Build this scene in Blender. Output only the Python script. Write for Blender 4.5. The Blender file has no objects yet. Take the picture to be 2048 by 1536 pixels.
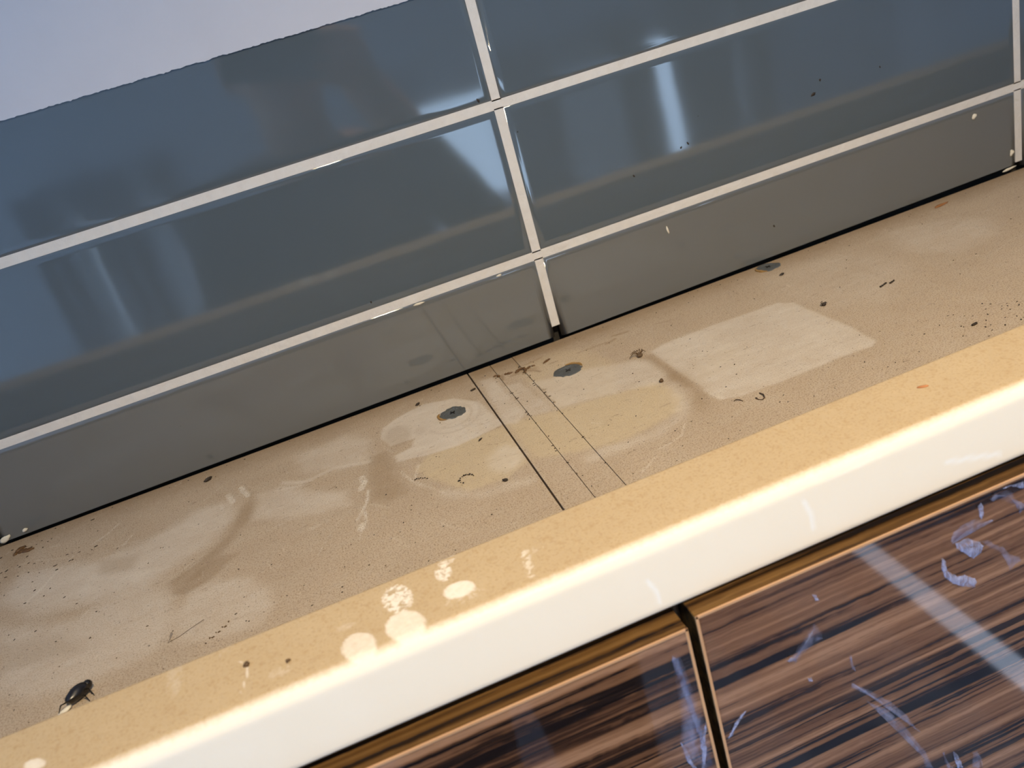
import bpy, bmesh, math, random
import numpy as np
from mathutils import Vector, Matrix

random.seed(7)
rng = np.random.default_rng(7)
SC = bpy.context.scene
COL = SC.collection
OZ = 2.10            # height of the wall cabinets' tops above the floor; all z below are relative to it

# ------------------------------------------------------------------ camera
cam_d = bpy.data.cameras.new('camera')
cam = bpy.data.objects.new('camera', cam_d)
COL.objects.link(cam)
SC.camera = cam
CAMP = (-0.13936, -0.55893, 0.23563)
RIGHT = Vector((0.92477, -0.27841, -0.25941))
DOWN = Vector((-0.34744, -0.33969, -0.87401))
FWD = Vector((0.15521, 0.89839, -0.41086))
m = Matrix.Identity(4)
for i in range(3):
    m[i][0] = RIGHT[i]; m[i][1] = -DOWN[i]; m[i][2] = -FWD[i]
m[0][3], m[1][3], m[2][3] = CAMP[0], CAMP[1], CAMP[2] + OZ
cam.matrix_world = m
cam_d.sensor_width = 36.0
cam_d.lens = 1727.5 / 2048 * 36.0
cam_d.clip_start = 0.01
cam_d.dof.use_dof = True
cam_d.dof.focus_distance = 0.50
cam_d.dof.aperture_fstop = 12.0

# ------------------------------------------------------------------ world, sun, exposure
wd = bpy.data.worlds.new('sky'); SC.world = wd; wd.use_nodes = True
nt = wd.node_tree; bg = nt.nodes['Background']
bg.inputs['Color'].default_value = (0.50, 0.71, 1.0, 1); bg.inputs['Strength'].default_value = 6.4
sun_d = bpy.data.lights.new('sun', 'SUN'); sun_d.energy = 22.0; sun_d.angle = 0.01; sun_d.color = (0.68, 0.80, 1.0)
sun = bpy.data.objects.new('sun', sun_d); COL.objects.link(sun)
sun.rotation_euler = Vector((0.0, 0.64, -0.77)).to_track_quat('-Z', 'Y').to_euler()
sun.location = (0.5, -4.5, 4.5)
SC.view_settings.view_transform = 'Standard'
SC.view_settings.look = 'None'
SC.view_settings.gamma = 1.0
SC.view_settings.use_curve_mapping = False
SC.view_settings.exposure = 0.0
LAMP_W = 70.0
LAMP_POS = (0.05, -0.85, 0.925)
LAMP_COL = (1.0, 0.80, 0.53)
SHELF_MARKS = [('P',0,0.62,0,0.0015,[(0.0387,-0.0726),(0.0506,-0.0688),(0.0853,-0.0683),(0.115,-0.0707),(0.1324,-0.0713),(0.1401,-0.08),(0.1396,-0.0921),(0.1409,-0.1376),(0.1386,-0.1645),(0.1334,-0.1682),(0.1197,-0.1667),(0.0963,-0.1672),(0.0699,-0.1675),(0.0511,-0.1662),(0.0394,-0.1618),(0.0395,-0.1449),(0.0378,-0.1105)]),('P',0,0.3,0,0.004,[(0.0387,-0.0726),(0.0506,-0.0688),(0.0853,-0.0683),(0.1001,-0.0731),(0.081,-0.0873),(0.056,-0.0939),(0.0413,-0.095)]),('P',0,0.25,0,0.00412,[(0.1321,-0.0761),(0.1396,-0.0921),(0.1382,-0.1366),(0.1149,-0.1452),(0.115,-0.103)]),('P',1,0.35,0,0.00651,[(0.057,-0.1052),(0.0776,-0.1028),(0.0817,-0.1227),(0.0596,-0.1317),(0.0413,-0.1348)]),('L',3,0.5,0.00125,0.00125,[(0.0392,-0.1454),(0.0392,-0.1536),(0.0413,-0.1613)]),('P',1,0.75,0,0.00316,[(-0.0696,-0.0946),(-0.0382,-0.1024),(-0.0045,-0.1093),(0.0209,-0.1139),(0.0255,-0.1257),(0.0258,-0.1427),(0.0181,-0.1565),(-0.0014,-0.161),(-0.0215,-0.1645),(-0.049,-0.1562),(-0.0682,-0.1468),(-0.0689,-0.1291)]),('P',0,0.5,0,0.00356,[(-0.0399,-0.0515),(-0.0018,-0.0647),(0.0231,-0.0752),(0.0327,-0.0837),(0.0322,-0.1102),(0.0261,-0.1192),(-0.0039,-0.1081),(-0.0378,-0.1012)]),('P',1,0.4,0,0.0038,[(-0.0421,-0.0238),(-0.0093,-0.0156),(0.0094,-0.0365),(0.0154,-0.0749),(-0.0039,-0.1081),(-0.0378,-0.1012),(-0.0394,-0.0662)]),('P',0,0.6,0,0.00216,[(-0.0671,-0.0205),(-0.0584,-0.0224),(-0.0553,-0.091),(-0.0636,-0.0995),(-0.0703,-0.0948)]),('P',0,0.42,0,0.00207,[(-0.0556,-0.0422),(-0.0453,-0.046),(-0.039,-0.1017),(-0.0545,-0.0968)]),('L',0,0.4,0.00435,0.00391,[(0.029,-0.1266),(0.0243,-0.1469),(0.0153,-0.1628),(-0.0043,-0.1704),(-0.0259,-0.1692),(-0.0425,-0.1678)]),('L',2,0.5,0.00295,0.00393,[(0.0342,-0.0791),(0.0351,-0.1077),(0.0344,-0.1304)]),('L',2,0.4,0.00494,0.00629,[(0.0349,-0.1149),(0.0346,-0.1425),(0.0296,-0.1615)]),('L',2,0.55,0.00615,0.00783,[(-0.0634,-0.0066),(-0.0366,-0.0058),(-0.0064,-0.0072),(0.0276,-0.0101)]),('L',2,0.5,0.00268,0.00321,[(-0.0419,-0.0293),(-0.0371,-0.0313),(-0.0311,-0.0334)]),('P',0,0.78,0,0.00146,[(-0.1435,-0.051),(-0.1401,-0.0376),(-0.1288,-0.0299),(-0.1096,-0.0238),(-0.0895,-0.0322),(-0.0759,-0.0512),(-0.0711,-0.0941),(-0.1016,-0.0993),(-0.1207,-0.0964),(-0.139,-0.0906),(-0.1391,-0.0818),(-0.1273,-0.0788),(-0.1241,-0.0686),(-0.1394,-0.0673)]),('P',2,0.3,0,0.00291,[(-0.1241,-0.0568),(-0.1252,-0.0632),(-0.1277,-0.0682),(-0.1312,-0.0709),(-0.1351,-0.0708),(-0.1385,-0.0679),(-0.1409,-0.0628),(-0.1417,-0.0563),(-0.1408,-0.0498),(-0.1383,-0.0445),(-0.1347,-0.0416),(-0.1307,-0.0417),(-0.1271,-0.0448),(-0.1248,-0.0502)]),('P',2,0.18,0,0.00193,[(-0.1149,-0.0615),(-0.1154,-0.0641),(-0.1165,-0.0661),(-0.1181,-0.0672),(-0.1197,-0.0671),(-0.1212,-0.0659),(-0.1222,-0.0639),(-0.1224,-0.0613),(-0.122,-0.0588),(-0.1209,-0.0567),(-0.1193,-0.0556),(-0.1176,-0.0556),(-0.1161,-0.0568),(-0.1152,-0.0589)]),('P',1,0.7,0,0.00219,[(-0.121,-0.0976),(-0.0718,-0.0966),(-0.0708,-0.1281),(-0.0722,-0.148),(-0.0886,-0.1563),(-0.1088,-0.1537),(-0.126,-0.1227),(-0.131,-0.1092)]),('P',0,0.45,0,0.00485,[(-0.0716,-0.1363),(-0.0734,-0.1427),(-0.0768,-0.1476),(-0.0811,-0.1501),(-0.0855,-0.1499),(-0.0892,-0.147),(-0.0915,-0.1418),(-0.0918,-0.1353),(-0.0902,-0.1288),(-0.0868,-0.1236),(-0.0823,-0.1207),(-0.0777,-0.1209),(-0.0739,-0.1241),(-0.0717,-0.1296)]),('L',0,0.35,0.00347,0.00463,[(-0.1231,-0.1439),(-0.1044,-0.162),(-0.077,-0.1666)]),('P',2,0.42,0,0.00555,[(-0.1527,-0.0715),(-0.1428,-0.0727),(-0.1401,-0.0974),(-0.1399,-0.1309),(-0.1523,-0.1331),(-0.1601,-0.1244),(-0.1574,-0.0965)]),('P',0,0.45,0,0.00607,[(-0.1794,-0.0302),(-0.1649,-0.0259),(-0.1502,-0.0483),(-0.154,-0.0763),(-0.1765,-0.0701),(-0.1953,-0.06),(-0.2003,-0.0278)]),('P',0,0.5,0,0.00458,[(-0.2269,-0.0624),(-0.2087,-0.0664),(-0.1909,-0.0876),(-0.173,-0.1034),(-0.1719,-0.1199),(-0.2018,-0.1114),(-0.2285,-0.0943),(-0.2252,-0.075)]),('L',0,0.5,0.00185,0.00139,[(-0.2085,-0.061),(-0.196,-0.0713),(-0.1828,-0.0691),(-0.1762,-0.0675),(-0.1554,-0.0766)]),('L',0,0.45,0.00113,0.00136,[(-0.2129,-0.0684),(-0.1996,-0.0738),(-0.1911,-0.0734)]),('P',2,0.42,0,0.00397,[(-0.2357,-0.0757),(-0.2279,-0.059),(-0.2258,-0.0739),(-0.2296,-0.0928),(-0.2399,-0.1083),(-0.2468,-0.1196),(-0.2574,-0.1325),(-0.2706,-0.1378),(-0.274,-0.1282),(-0.2581,-0.1166),(-0.2471,-0.1057),(-0.2401,-0.0908)]),('P',2,0.4,0,0.00272,[(-0.2468,-0.1206),(-0.2349,-0.1245),(-0.2516,-0.1414),(-0.2646,-0.1466),(-0.2717,-0.1408),(-0.2576,-0.1273)]),('P',0,0.6,0,0.00706,[(-0.3709,-0.052),(-0.32,-0.0717),(-0.2905,-0.0704),(-0.261,-0.0558),(-0.2405,-0.0589),(-0.2387,-0.0828),(-0.2531,-0.1013),(-0.275,-0.1148),(-0.3131,-0.118),(-0.3533,-0.105),(-0.3771,-0.0742)]),('P',0,0.3,0,0.00575,[(-0.3205,-0.0877),(-0.29,-0.1041),(-0.2744,-0.1229),(-0.2995,-0.1177),(-0.3372,-0.1039)]),('P',2,0.3,0,0.00385,[(-0.3198,-0.073),(-0.2951,-0.0831),(-0.2978,-0.0975),(-0.3173,-0.09)]),('P',0,0.42,0,0.00429,[(-0.262,-0.146),(-0.2488,-0.1434),(-0.23,-0.1543),(-0.2199,-0.173),(-0.2191,-0.1888),(-0.2254,-0.1989),(-0.2448,-0.196),(-0.2644,-0.1892),(-0.2685,-0.1662)]),('P',0,0.45,0,0.00615,[(-0.2859,-0.1173),(-0.2728,-0.1433),(-0.2688,-0.1617),(-0.2714,-0.1767),(-0.2789,-0.1875),(-0.3026,-0.1875),(-0.3356,-0.1851),(-0.3539,-0.1668),(-0.3684,-0.1088),(-0.3246,-0.1288),(-0.3074,-0.1195)]),('P',2,0.25,0,0.00579,[(-0.3645,-0.1246),(-0.3307,-0.1379),(-0.314,-0.1612),(-0.3422,-0.1552),(-0.3572,-0.1535)]),('P',2,0.4,0,0.00771,[(-0.3923,-0.0132),(-0.3715,-0.0224),(-0.3724,-0.0453),(-0.3764,-0.0536),(-0.3826,-0.0519)]),('P',0,0.3,0,0.0085,[(0.2546,-0.0234),(0.2932,-0.0414),(0.3062,-0.066),(0.2895,-0.0927),(0.2534,-0.0965),(0.236,-0.0686)]),('P',0,0.2,0,0.01174,[(0.143,-0.02),(0.2177,-0.0323),(0.2223,-0.0894),(0.179,-0.1248),(0.1437,-0.1035)]),('L',2,0.22,0.00076,0.00102,[(-0.0899,-0.0426),(-0.0866,-0.0453),(-0.0843,-0.0491),(-0.083,-0.0537),(-0.083,-0.0586),(-0.0842,-0.0633),(-0.0865,-0.0674),(-0.0896,-0.0706),(-0.0933,-0.0725),(-0.0971,-0.073),(-0.1008,-0.0722),(-0.1041,-0.0699)]),('L',2,0.22,0.00077,0.00103,[(-0.0811,-0.0407),(-0.0781,-0.047),(-0.077,-0.0543),(-0.0778,-0.0617),(-0.0803,-0.0686),(-0.0843,-0.0742),(-0.0893,-0.0781),(-0.0949,-0.08),(-0.1006,-0.0797),(-0.1058,-0.0773),(-0.1101,-0.0729),(-0.113,-0.067)]),('L',3,0.3,0.00048,0.00048,[(-0.1441,-0.0569),(-0.1425,-0.0684),(-0.1395,-0.0763)]),('L',3,0.5,0.00068,0.00055,[(-0.3281,-0.0466),(-0.32,-0.041),(-0.314,-0.0322)]),('L',3,0.5,0.00066,0.00053,[(-0.3074,-0.0643),(-0.305,-0.0596),(-0.3028,-0.0552)]),('L',3,0.35,0.00089,0.00053,[(-0.3387,-0.0535),(-0.3471,-0.0672),(-0.353,-0.0806),(-0.3593,-0.0904)]),('L',3,0.45,0.00045,0.00043,[(-0.3216,-0.1312),(-0.3194,-0.1255),(-0.3163,-0.1215)]),('L',3,0.4,0.00046,0.00055,[(-0.3746,-0.0386),(-0.3692,-0.0395)]),('L',3,0.45,0.00059,0.00056,[(-0.3577,-0.0288),(-0.351,-0.0313)]),('L',3,0.3,0.00046,0.00055,[(-0.3646,-0.04),(-0.3424,-0.0532)]),('L',3,0.3,0.00044,0.00053,[(-0.3642,-0.0556),(-0.3534,-0.0577)]),('L',3,0.25,0.00044,0.00052,[(-0.3542,-0.0583),(-0.3556,-0.0471)]),('L',3,0.3,0.00044,0.00053,[(-0.3129,-0.0631),(-0.3063,-0.0633),(-0.2985,-0.0656)]),('L',3,0.3,0.00048,0.00046,[(-0.2677,-0.1201),(-0.2624,-0.1161),(-0.2555,-0.1121)]),('L',3,0.35,0.00038,0.00046,[(-0.2648,-0.1221),(-0.2581,-0.1166)]),('L',3,0.75,0.00166,0.00057,[(-0.2352,-0.0461),(-0.2332,-0.0539),(-0.231,-0.0611)]),('L',3,0.7,0.00164,0.00056,[(-0.2435,-0.0497),(-0.2418,-0.0565),(-0.2401,-0.0618)]),('L',3,0.35,0.00092,0.00055,[(-0.2484,-0.0566),(-0.2463,-0.068)]),('L',3,0.3,0.00047,0.00057,[(-0.2583,-0.0446),(-0.2474,-0.034)]),('L',3,0.85,0.00196,0.00052,[(-0.1614,-0.0932),(-0.1607,-0.0998),(-0.1637,-0.1065)]),('L',3,0.7,0.00083,0.0005,[(-0.1601,-0.1114),(-0.1622,-0.1227),(-0.1664,-0.1325),(-0.1698,-0.1385)]),('L',3,0.7,0.00078,0.00047,[(-0.1648,-0.1337),(-0.1652,-0.1432),(-0.1688,-0.1514)]),('L',3,0.7,0.00169,0.00045,[(-0.1687,-0.1455),(-0.1694,-0.1493)]),('L',3,0.5,0.00037,0.00044,[(-0.1688,-0.1514),(-0.1718,-0.1592)]),('L',3,0.3,0.00175,0.00047,[(-0.1954,-0.129),(-0.1914,-0.1287)]),('L',3,0.5,0.00038,0.00045,[(-0.1858,-0.1429),(-0.1898,-0.151),(-0.1937,-0.1583)]),('L',3,0.4,0.00038,0.00046,[(-0.1817,-0.1355),(-0.1758,-0.1287)]),('L',3,0.6,0.00038,0.00051,[(-0.1388,-0.104),(-0.1347,-0.1188),(-0.128,-0.1325),(-0.1215,-0.1458)]),('L',3,0.5,0.00038,0.00051,[(-0.1384,-0.1091),(-0.1338,-0.124),(-0.1295,-0.1325)]),('L',3,0.5,0.00086,0.00052,[(-0.1279,-0.1043),(-0.1323,-0.1175)]),('L',3,0.35,0.00036,0.00048,[(-0.1605,-0.1277),(-0.1491,-0.1421)]),('L',3,0.45,0.00032,0.00042,[(-0.1291,-0.1742),(-0.1208,-0.1864),(-0.1182,-0.1924)]),('L',3,0.45,0.0003,0.0004,[(-0.11,-0.1986),(-0.1033,-0.1982),(-0.0956,-0.1995)]),('L',3,0.45,0.00057,0.00046,[(0.0125,-0.1711),(0.006,-0.1811),(-0.0035,-0.1845),(-0.0095,-0.185)]),('L',3,0.45,0.00071,0.00043,[(-0.0146,-0.1913),(-0.0197,-0.1955),(-0.0257,-0.1994)]),('L',3,0.45,0.00034,0.00045,[(-0.0214,-0.1685),(-0.0099,-0.1714)]),('L',3,0.35,0.00033,0.0005,[(-0.0277,-0.1321),(-0.0241,-0.1371)]),('L',3,0.4,0.00029,0.00044,[(-0.0076,-0.1809),(-0.0016,-0.1789)]),('L',3,0.3,0.00036,0.00043,[(-0.1552,-0.1644),(-0.1518,-0.1767),(-0.1479,-0.1846)]),('L',3,0.35,0.00034,0.0004,[(-0.1288,-0.1889),(-0.1248,-0.1944),(-0.1182,-0.1944)]),('L',3,0.25,0.00043,0.00051,[(-0.2085,-0.0909),(-0.1994,-0.0917),(-0.1872,-0.0919)]),('L',3,0.3,0.00059,0.0007,[(0.3129,-0.0507),(0.3218,-0.0527)]),('L',3,0.3,0.00037,0.00059,[(0.2648,-0.1163),(0.2847,-0.1075),(0.2952,-0.108)]),('L',3,0.35,0.00045,0.00054,[(-0.2434,-0.0696),(-0.2389,-0.0602)]),('L',3,0.3,0.00113,0.00054,[(-0.0037,-0.1075),(-0.0028,-0.1093)]),('L',3,0.3,0.00032,0.00048,[(-0.2182,-0.1122),(-0.2064,-0.1107),(-0.1943,-0.1052)])]
GRIME = [(0.00054,0.8,[(-0.0439,-0.0272),(-0.0375,-0.0267),(-0.0325,-0.0309)]),(0.00081,0.9,[(-0.039,-0.0282),(-0.0344,-0.0299)]),(0.00066,0.8,[(-0.0396,-0.0348),(-0.0365,-0.0319),(-0.0319,-0.0357),(-0.0291,-0.0407)]),(0.00053,0.7,[(-0.0196,-0.0342),(-0.0142,-0.0347)]),(0.00055,0.6,[(-0.0376,-0.0212),(-0.0321,-0.0217),(-0.0212,-0.0193)]),(0.00054,0.6,[(-0.0543,-0.0276),(-0.0511,-0.0228)]),(0.00081,0.8,[(-0.0526,-0.0254),(-0.0535,-0.0325)]),(0.00067,0.7,[(-0.0472,-0.0309),(-0.0437,-0.0315)]),(0.00068,0.6,[(0.0214,-0.0365),(0.0293,-0.0339)]),(0.00083,0.65,[(0.03,-0.0277),(0.0352,-0.029),(0.0408,-0.0295)]),(0.00054,0.5,[(0.001,-0.0339),(0.0122,-0.0341),(0.0235,-0.0342)]),(0.00055,0.4,[(0.0599,-0.0339),(0.0712,-0.0376)]),(0.0004,0.6,[(-0.0375,-0.0606),(-0.0367,-0.0717),(-0.0377,-0.0816),(-0.0362,-0.0918)]),(0.00049,0.7,[(-0.0374,-0.0674),(-0.0348,-0.07)]),(0.00028,0.5,[(-0.0451,-0.1433),(-0.0416,-0.1422)]),(0.00028,0.6,[(-0.0544,-0.1708),(-0.0514,-0.1703)]),(0.00033,0.5,[(-0.0589,-0.1344),(-0.0572,-0.1339)]),(0.00085,0.5,[(-0.0386,-0.0059),(-0.0385,-0.017),(-0.0388,-0.0274)]),(0.00036,0.4,[(-0.1175,-0.0883),(-0.115,-0.0889)]),(0.00045,0.5,[(-0.1964,-0.0731),(-0.1909,-0.0749)]),(0.00029,0.4,[(-0.3333,-0.1056),(-0.3254,-0.1086)]),(0.00031,0.5,[(0.0103,-0.1451),(0.0169,-0.1445)]),(0.00026,0.5,[(-0.1858,-0.1429),(-0.1909,-0.1543)])]
CORNICE_MARKS = [('P',0.95,0,0.00076,1,[(-0.1513,-0.2722),(-0.1522,-0.2761),(-0.1542,-0.2787),(-0.1568,-0.2795),(-0.1596,-0.2785),(-0.162,-0.2758),(-0.1636,-0.2719),(-0.164,-0.2675),(-0.1632,-0.2635),(-0.1613,-0.2607),(-0.1585,-0.2598),(-0.1556,-0.2608),(-0.1532,-0.2638),(-0.1516,-0.2678)]),('P',0.75,0,0.00071,0,[(-0.1496,-0.2896),(-0.1505,-0.2934),(-0.1527,-0.296),(-0.1559,-0.297),(-0.1593,-0.2962),(-0.1624,-0.2939),(-0.1646,-0.2903),(-0.1655,-0.2862),(-0.1647,-0.2823),(-0.1625,-0.2795),(-0.1593,-0.2784),(-0.1556,-0.2792),(-0.1524,-0.2817),(-0.1503,-0.2855)]),('P',0.7,0,0.0007,0,[(-0.1691,-0.2894),(-0.1695,-0.293),(-0.1711,-0.2957),(-0.1737,-0.2971),(-0.1767,-0.2969),(-0.1795,-0.2951),(-0.1817,-0.2921),(-0.1828,-0.2884),(-0.1825,-0.2847),(-0.1809,-0.2819),(-0.1783,-0.2803),(-0.1752,-0.2806),(-0.1722,-0.2825),(-0.17,-0.2856)]),('P',0.85,0,0.00079,1,[(-0.1339,-0.2661),(-0.1346,-0.2689),(-0.1359,-0.2709),(-0.1374,-0.2717),(-0.1389,-0.2711),(-0.1402,-0.2693),(-0.1409,-0.2666),(-0.141,-0.2635),(-0.1403,-0.2606),(-0.1391,-0.2585),(-0.1375,-0.2577),(-0.1359,-0.2583),(-0.1346,-0.2602),(-0.1339,-0.263)]),('P',0.55,0,0.00109,1,[(-0.1295,-0.2575),(-0.13,-0.2593),(-0.1311,-0.2608),(-0.1328,-0.2615),(-0.1346,-0.2614),(-0.1362,-0.2604),(-0.1373,-0.2589),(-0.1376,-0.257),(-0.1372,-0.2551),(-0.1361,-0.2536),(-0.1344,-0.2528),(-0.1326,-0.253),(-0.1309,-0.2539),(-0.1299,-0.2555)]),('P',0.85,0,0.00075,0,[(-0.1276,-0.2807),(-0.1284,-0.2828),(-0.1303,-0.2843),(-0.1329,-0.285),(-0.1358,-0.2846),(-0.1383,-0.2833),(-0.14,-0.2813),(-0.1406,-0.279),(-0.1399,-0.2768),(-0.1381,-0.2752),(-0.1354,-0.2745),(-0.1325,-0.2749),(-0.1299,-0.2763),(-0.1282,-0.2783)]),('P',0.4,0,0.00194,1,[(-0.1236,-0.2864),(-0.1247,-0.2879),(-0.1273,-0.289),(-0.1311,-0.2895),(-0.1353,-0.2892),(-0.139,-0.2882),(-0.1416,-0.2867),(-0.1425,-0.285),(-0.1416,-0.2835),(-0.1389,-0.2823),(-0.1351,-0.2818),(-0.1309,-0.2821),(-0.1271,-0.2831),(-0.1245,-0.2847)]),('L',0.6,0.00208,0.00104,1,[(-0.1049,-0.2742),(-0.1058,-0.2819),(-0.1065,-0.2886)]),('L',0.35,0.00285,0.00207,1,[(-0.1027,-0.2747),(-0.0959,-0.2739)]),('L',0.7,0.00049,0.00049,0,[(-0.2217,-0.2682),(-0.2186,-0.2735),(-0.2184,-0.2786),(-0.2205,-0.2873)]),('L',0.35,0.00101,0.00101,0,[(-0.2294,-0.2603),(-0.227,-0.258),(-0.2254,-0.2558)]),('P',0.8,0,0.00088,0,[(-0.2923,-0.281),(-0.2921,-0.2825),(-0.2929,-0.2834),(-0.2944,-0.2837),(-0.2962,-0.2833),(-0.2982,-0.2823),(-0.2999,-0.2808),(-0.3009,-0.2792),(-0.301,-0.2777),(-0.3003,-0.2767),(-0.2988,-0.2764),(-0.2969,-0.2768),(-0.2949,-0.2779),(-0.2933,-0.2794)]),('P',0.3,0,0.00245,0,[(-0.2429,-0.2674),(-0.2436,-0.273),(-0.245,-0.2767),(-0.2467,-0.2779),(-0.2484,-0.2764),(-0.2499,-0.2725),(-0.2509,-0.2668),(-0.2511,-0.2603),(-0.2504,-0.2543),(-0.249,-0.2501),(-0.2472,-0.2486),(-0.2453,-0.2503),(-0.2438,-0.2548),(-0.2429,-0.2609)]),('P',0.3,0,0.00139,0,[(-0.2008,-0.2845),(-0.201,-0.2861),(-0.2022,-0.2875),(-0.2041,-0.2883),(-0.2064,-0.2885),(-0.2086,-0.2879),(-0.2104,-0.2868),(-0.2112,-0.2853),(-0.2111,-0.2836),(-0.21,-0.2822),(-0.208,-0.2814),(-0.2057,-0.2812),(-0.2034,-0.2817),(-0.2017,-0.2829)]),('P',0.35,0,0.00148,0,[(-0.1749,-0.2745),(-0.1753,-0.2756),(-0.1765,-0.2764),(-0.1784,-0.2768),(-0.1806,-0.2767),(-0.1826,-0.276),(-0.184,-0.275),(-0.1846,-0.2739),(-0.1843,-0.2728),(-0.183,-0.2719),(-0.1811,-0.2716),(-0.1789,-0.2717),(-0.1769,-0.2724),(-0.1755,-0.2734)])]
DOOR_REFLECTIONS = {'hook':[(0.0599,-0.025),(0.0619,-0.0286),(0.0628,-0.0345),(0.0671,-0.0393),(0.0709,-0.04),(0.0726,-0.042),(0.0758,-0.0444),(0.077,-0.0472),(0.0756,-0.0499),(0.0705,-0.0471),(0.0644,-0.0424),(0.0604,-0.0368),(0.0593,-0.0309)],'tongue':[(0.0669,-0.0214),(0.0731,-0.0214),(0.0785,-0.0258),(0.0811,-0.0292),(0.0797,-0.0325),(0.0753,-0.0342),(0.0715,-0.0294),(0.0672,-0.0247)],'tail':[(0.0792,-0.0264),(0.083,-0.0268),(0.0867,-0.0312),(0.0907,-0.0342),(0.0942,-0.0402),(0.0993,-0.0438),(0.1003,-0.0471),(0.0966,-0.0475),(0.0939,-0.0496),(0.092,-0.0439),(0.0886,-0.0362),(0.0841,-0.0327)],'rim':[(0.0645,-0.0195),(0.0662,-0.0156),(0.0711,-0.0134),(0.0773,-0.0131),(0.0834,-0.0175),(0.0871,-0.0182),(0.0796,-0.0178),(0.072,-0.0185),(0.0674,-0.0206),(0.0654,-0.0217)],'curl':[(0.0788,-0.0076),(0.0806,-0.0066),(0.0819,-0.0098),(0.0815,-0.014),(0.0804,-0.0156),(0.0793,-0.0135),(0.0792,-0.0104)],'crest':[(0.0846,-0.0067),(0.0881,-0.0049),(0.0931,-0.0054),(0.097,-0.0087),(0.1019,-0.0197),(0.1019,-0.0207),(0.0974,-0.016),(0.09,-0.0096)],'edge':[(0.0909,-0.0029),(0.0952,-0.003),(0.1022,-0.0053),(0.1021,-0.0094),(0.0976,-0.0064),(0.0931,-0.0044)],'left_sheen':[(-0.0653,-0.0137),(-0.0622,-0.0157),(-0.0609,-0.025),(-0.0596,-0.0367),(-0.0585,-0.0515),(-0.0579,-0.0666),(-0.059,-0.083),(-0.0654,-0.0791),(-0.0714,-0.0706),(-0.0717,-0.0615),(-0.0684,-0.0488),(-0.0675,-0.0351),(-0.0667,-0.0246)],'wisp':[(-0.0581,-0.0541),(-0.0577,-0.0584),(-0.0597,-0.064),(-0.0608,-0.0724),(-0.0635,-0.0802),(-0.0648,-0.0795),(-0.0627,-0.0697),(-0.063,-0.0665),(-0.0603,-0.0607)],'wisp2':[(-0.0709,-0.059),(-0.0688,-0.0647),(-0.0679,-0.0721),(-0.0659,-0.0788),(-0.068,-0.0775),(-0.0701,-0.0714)],'split':[(-0.039,-0.0596),(-0.0419,-0.0627),(-0.0453,-0.0655),(-0.0474,-0.0697),(-0.05,-0.0706),(-0.05,-0.0694),(-0.0474,-0.0667),(-0.0453,-0.0631),(-0.042,-0.0603)],'cloud':[(-0.0026,-0.0298),(0.0006,-0.0362),(0.0007,-0.0412),(-0.0037,-0.0417),(-0.0083,-0.0435),(-0.0141,-0.0474),(-0.0183,-0.0429),(-0.0132,-0.0409),(-0.0092,-0.036)],'spot':[(-0.0018,-0.015),(0.0005,-0.0167),(0.0015,-0.0199),(-0.0008,-0.0192)],'dot':[(-0.0097,-0.0573),(-0.0074,-0.058),(-0.0072,-0.0604),(-0.0093,-0.0598)],'loop':[(0.0117,-0.055),(0.0131,-0.0606),(0.0135,-0.0661),(0.0117,-0.0642),(0.0107,-0.0596)],'arc':[(0.0107,-0.071),(0.0191,-0.0802),(0.0283,-0.0914),(0.0364,-0.1054),(0.042,-0.1199),(0.0399,-0.1178),(0.0337,-0.1055),(0.0256,-0.093),(0.0175,-0.0829),(0.0101,-0.074)],'arc2':[(0.016,-0.0846),(0.0254,-0.0945),(0.0323,-0.1063),(0.0379,-0.1192),(0.0438,-0.1326),(0.0477,-0.1473),(0.0429,-0.1443),(0.0405,-0.1323),(0.034,-0.117),(0.0273,-0.1022)],'glint':[(0.0531,-0.1381),(0.0548,-0.1432),(0.0571,-0.1508),(0.0581,-0.1535),(0.0548,-0.1515),(0.0535,-0.1452)],'glint2':[(0.0586,-0.1413),(0.0611,-0.1456),(0.0633,-0.1528),(0.064,-0.157),(0.0603,-0.1548),(0.059,-0.1478)],'glint3':[(0.0695,-0.1495),(0.0724,-0.1502),(0.0747,-0.1561),(0.0755,-0.164),(0.0687,-0.1599)]}  # outlines of the reflections painted on the door fronts

# ------------------------------------------------------------------ helpers
def link(name, mesh, mat=None, parent=None, origin=(0, 0, 0)):
    o = bpy.data.objects.new(name, mesh)
    COL.objects.link(o)
    if mat is not None and len(mesh.materials) == 0:
        mesh.materials.append(mat)
    if parent is not None:
        o.parent = parent
        po = parent['_o']
        o.location = (origin[0] - po[0], origin[1] - po[1], origin[2] - po[2])
    else:
        o.location = (origin[0], origin[1], origin[2] + OZ)
    o['_o'] = tuple(origin)
    return o

def obj(name, verts, faces, mat=None, parent=None, origin=(0, 0, 0), smooth=False):
    """verts in cabinet coordinates (z = 0 on the cabinet tops)."""
    me = bpy.data.meshes.new(name)
    v = np.asarray(verts, float) - np.array(origin, float)
    me.from_pydata(v.tolist(), [], faces)
    me.update()
    if smooth:
        me.polygons.foreach_set('use_smooth', [True] * len(me.polygons))
    return link(name, me, mat, parent, origin)

def bmobj(name, bm, mat=None, parent=None, origin=(0, 0, 0), smooth=False):
    me = bpy.data.meshes.new(name)
    bmesh.ops.translate(bm, verts=bm.verts, vec=[-c for c in origin])
    bm.to_mesh(me); bm.free()
    if smooth:
        me.polygons.foreach_set('use_smooth', [True] * len(me.polygons))
    return link(name, me, mat, parent, origin)

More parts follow.
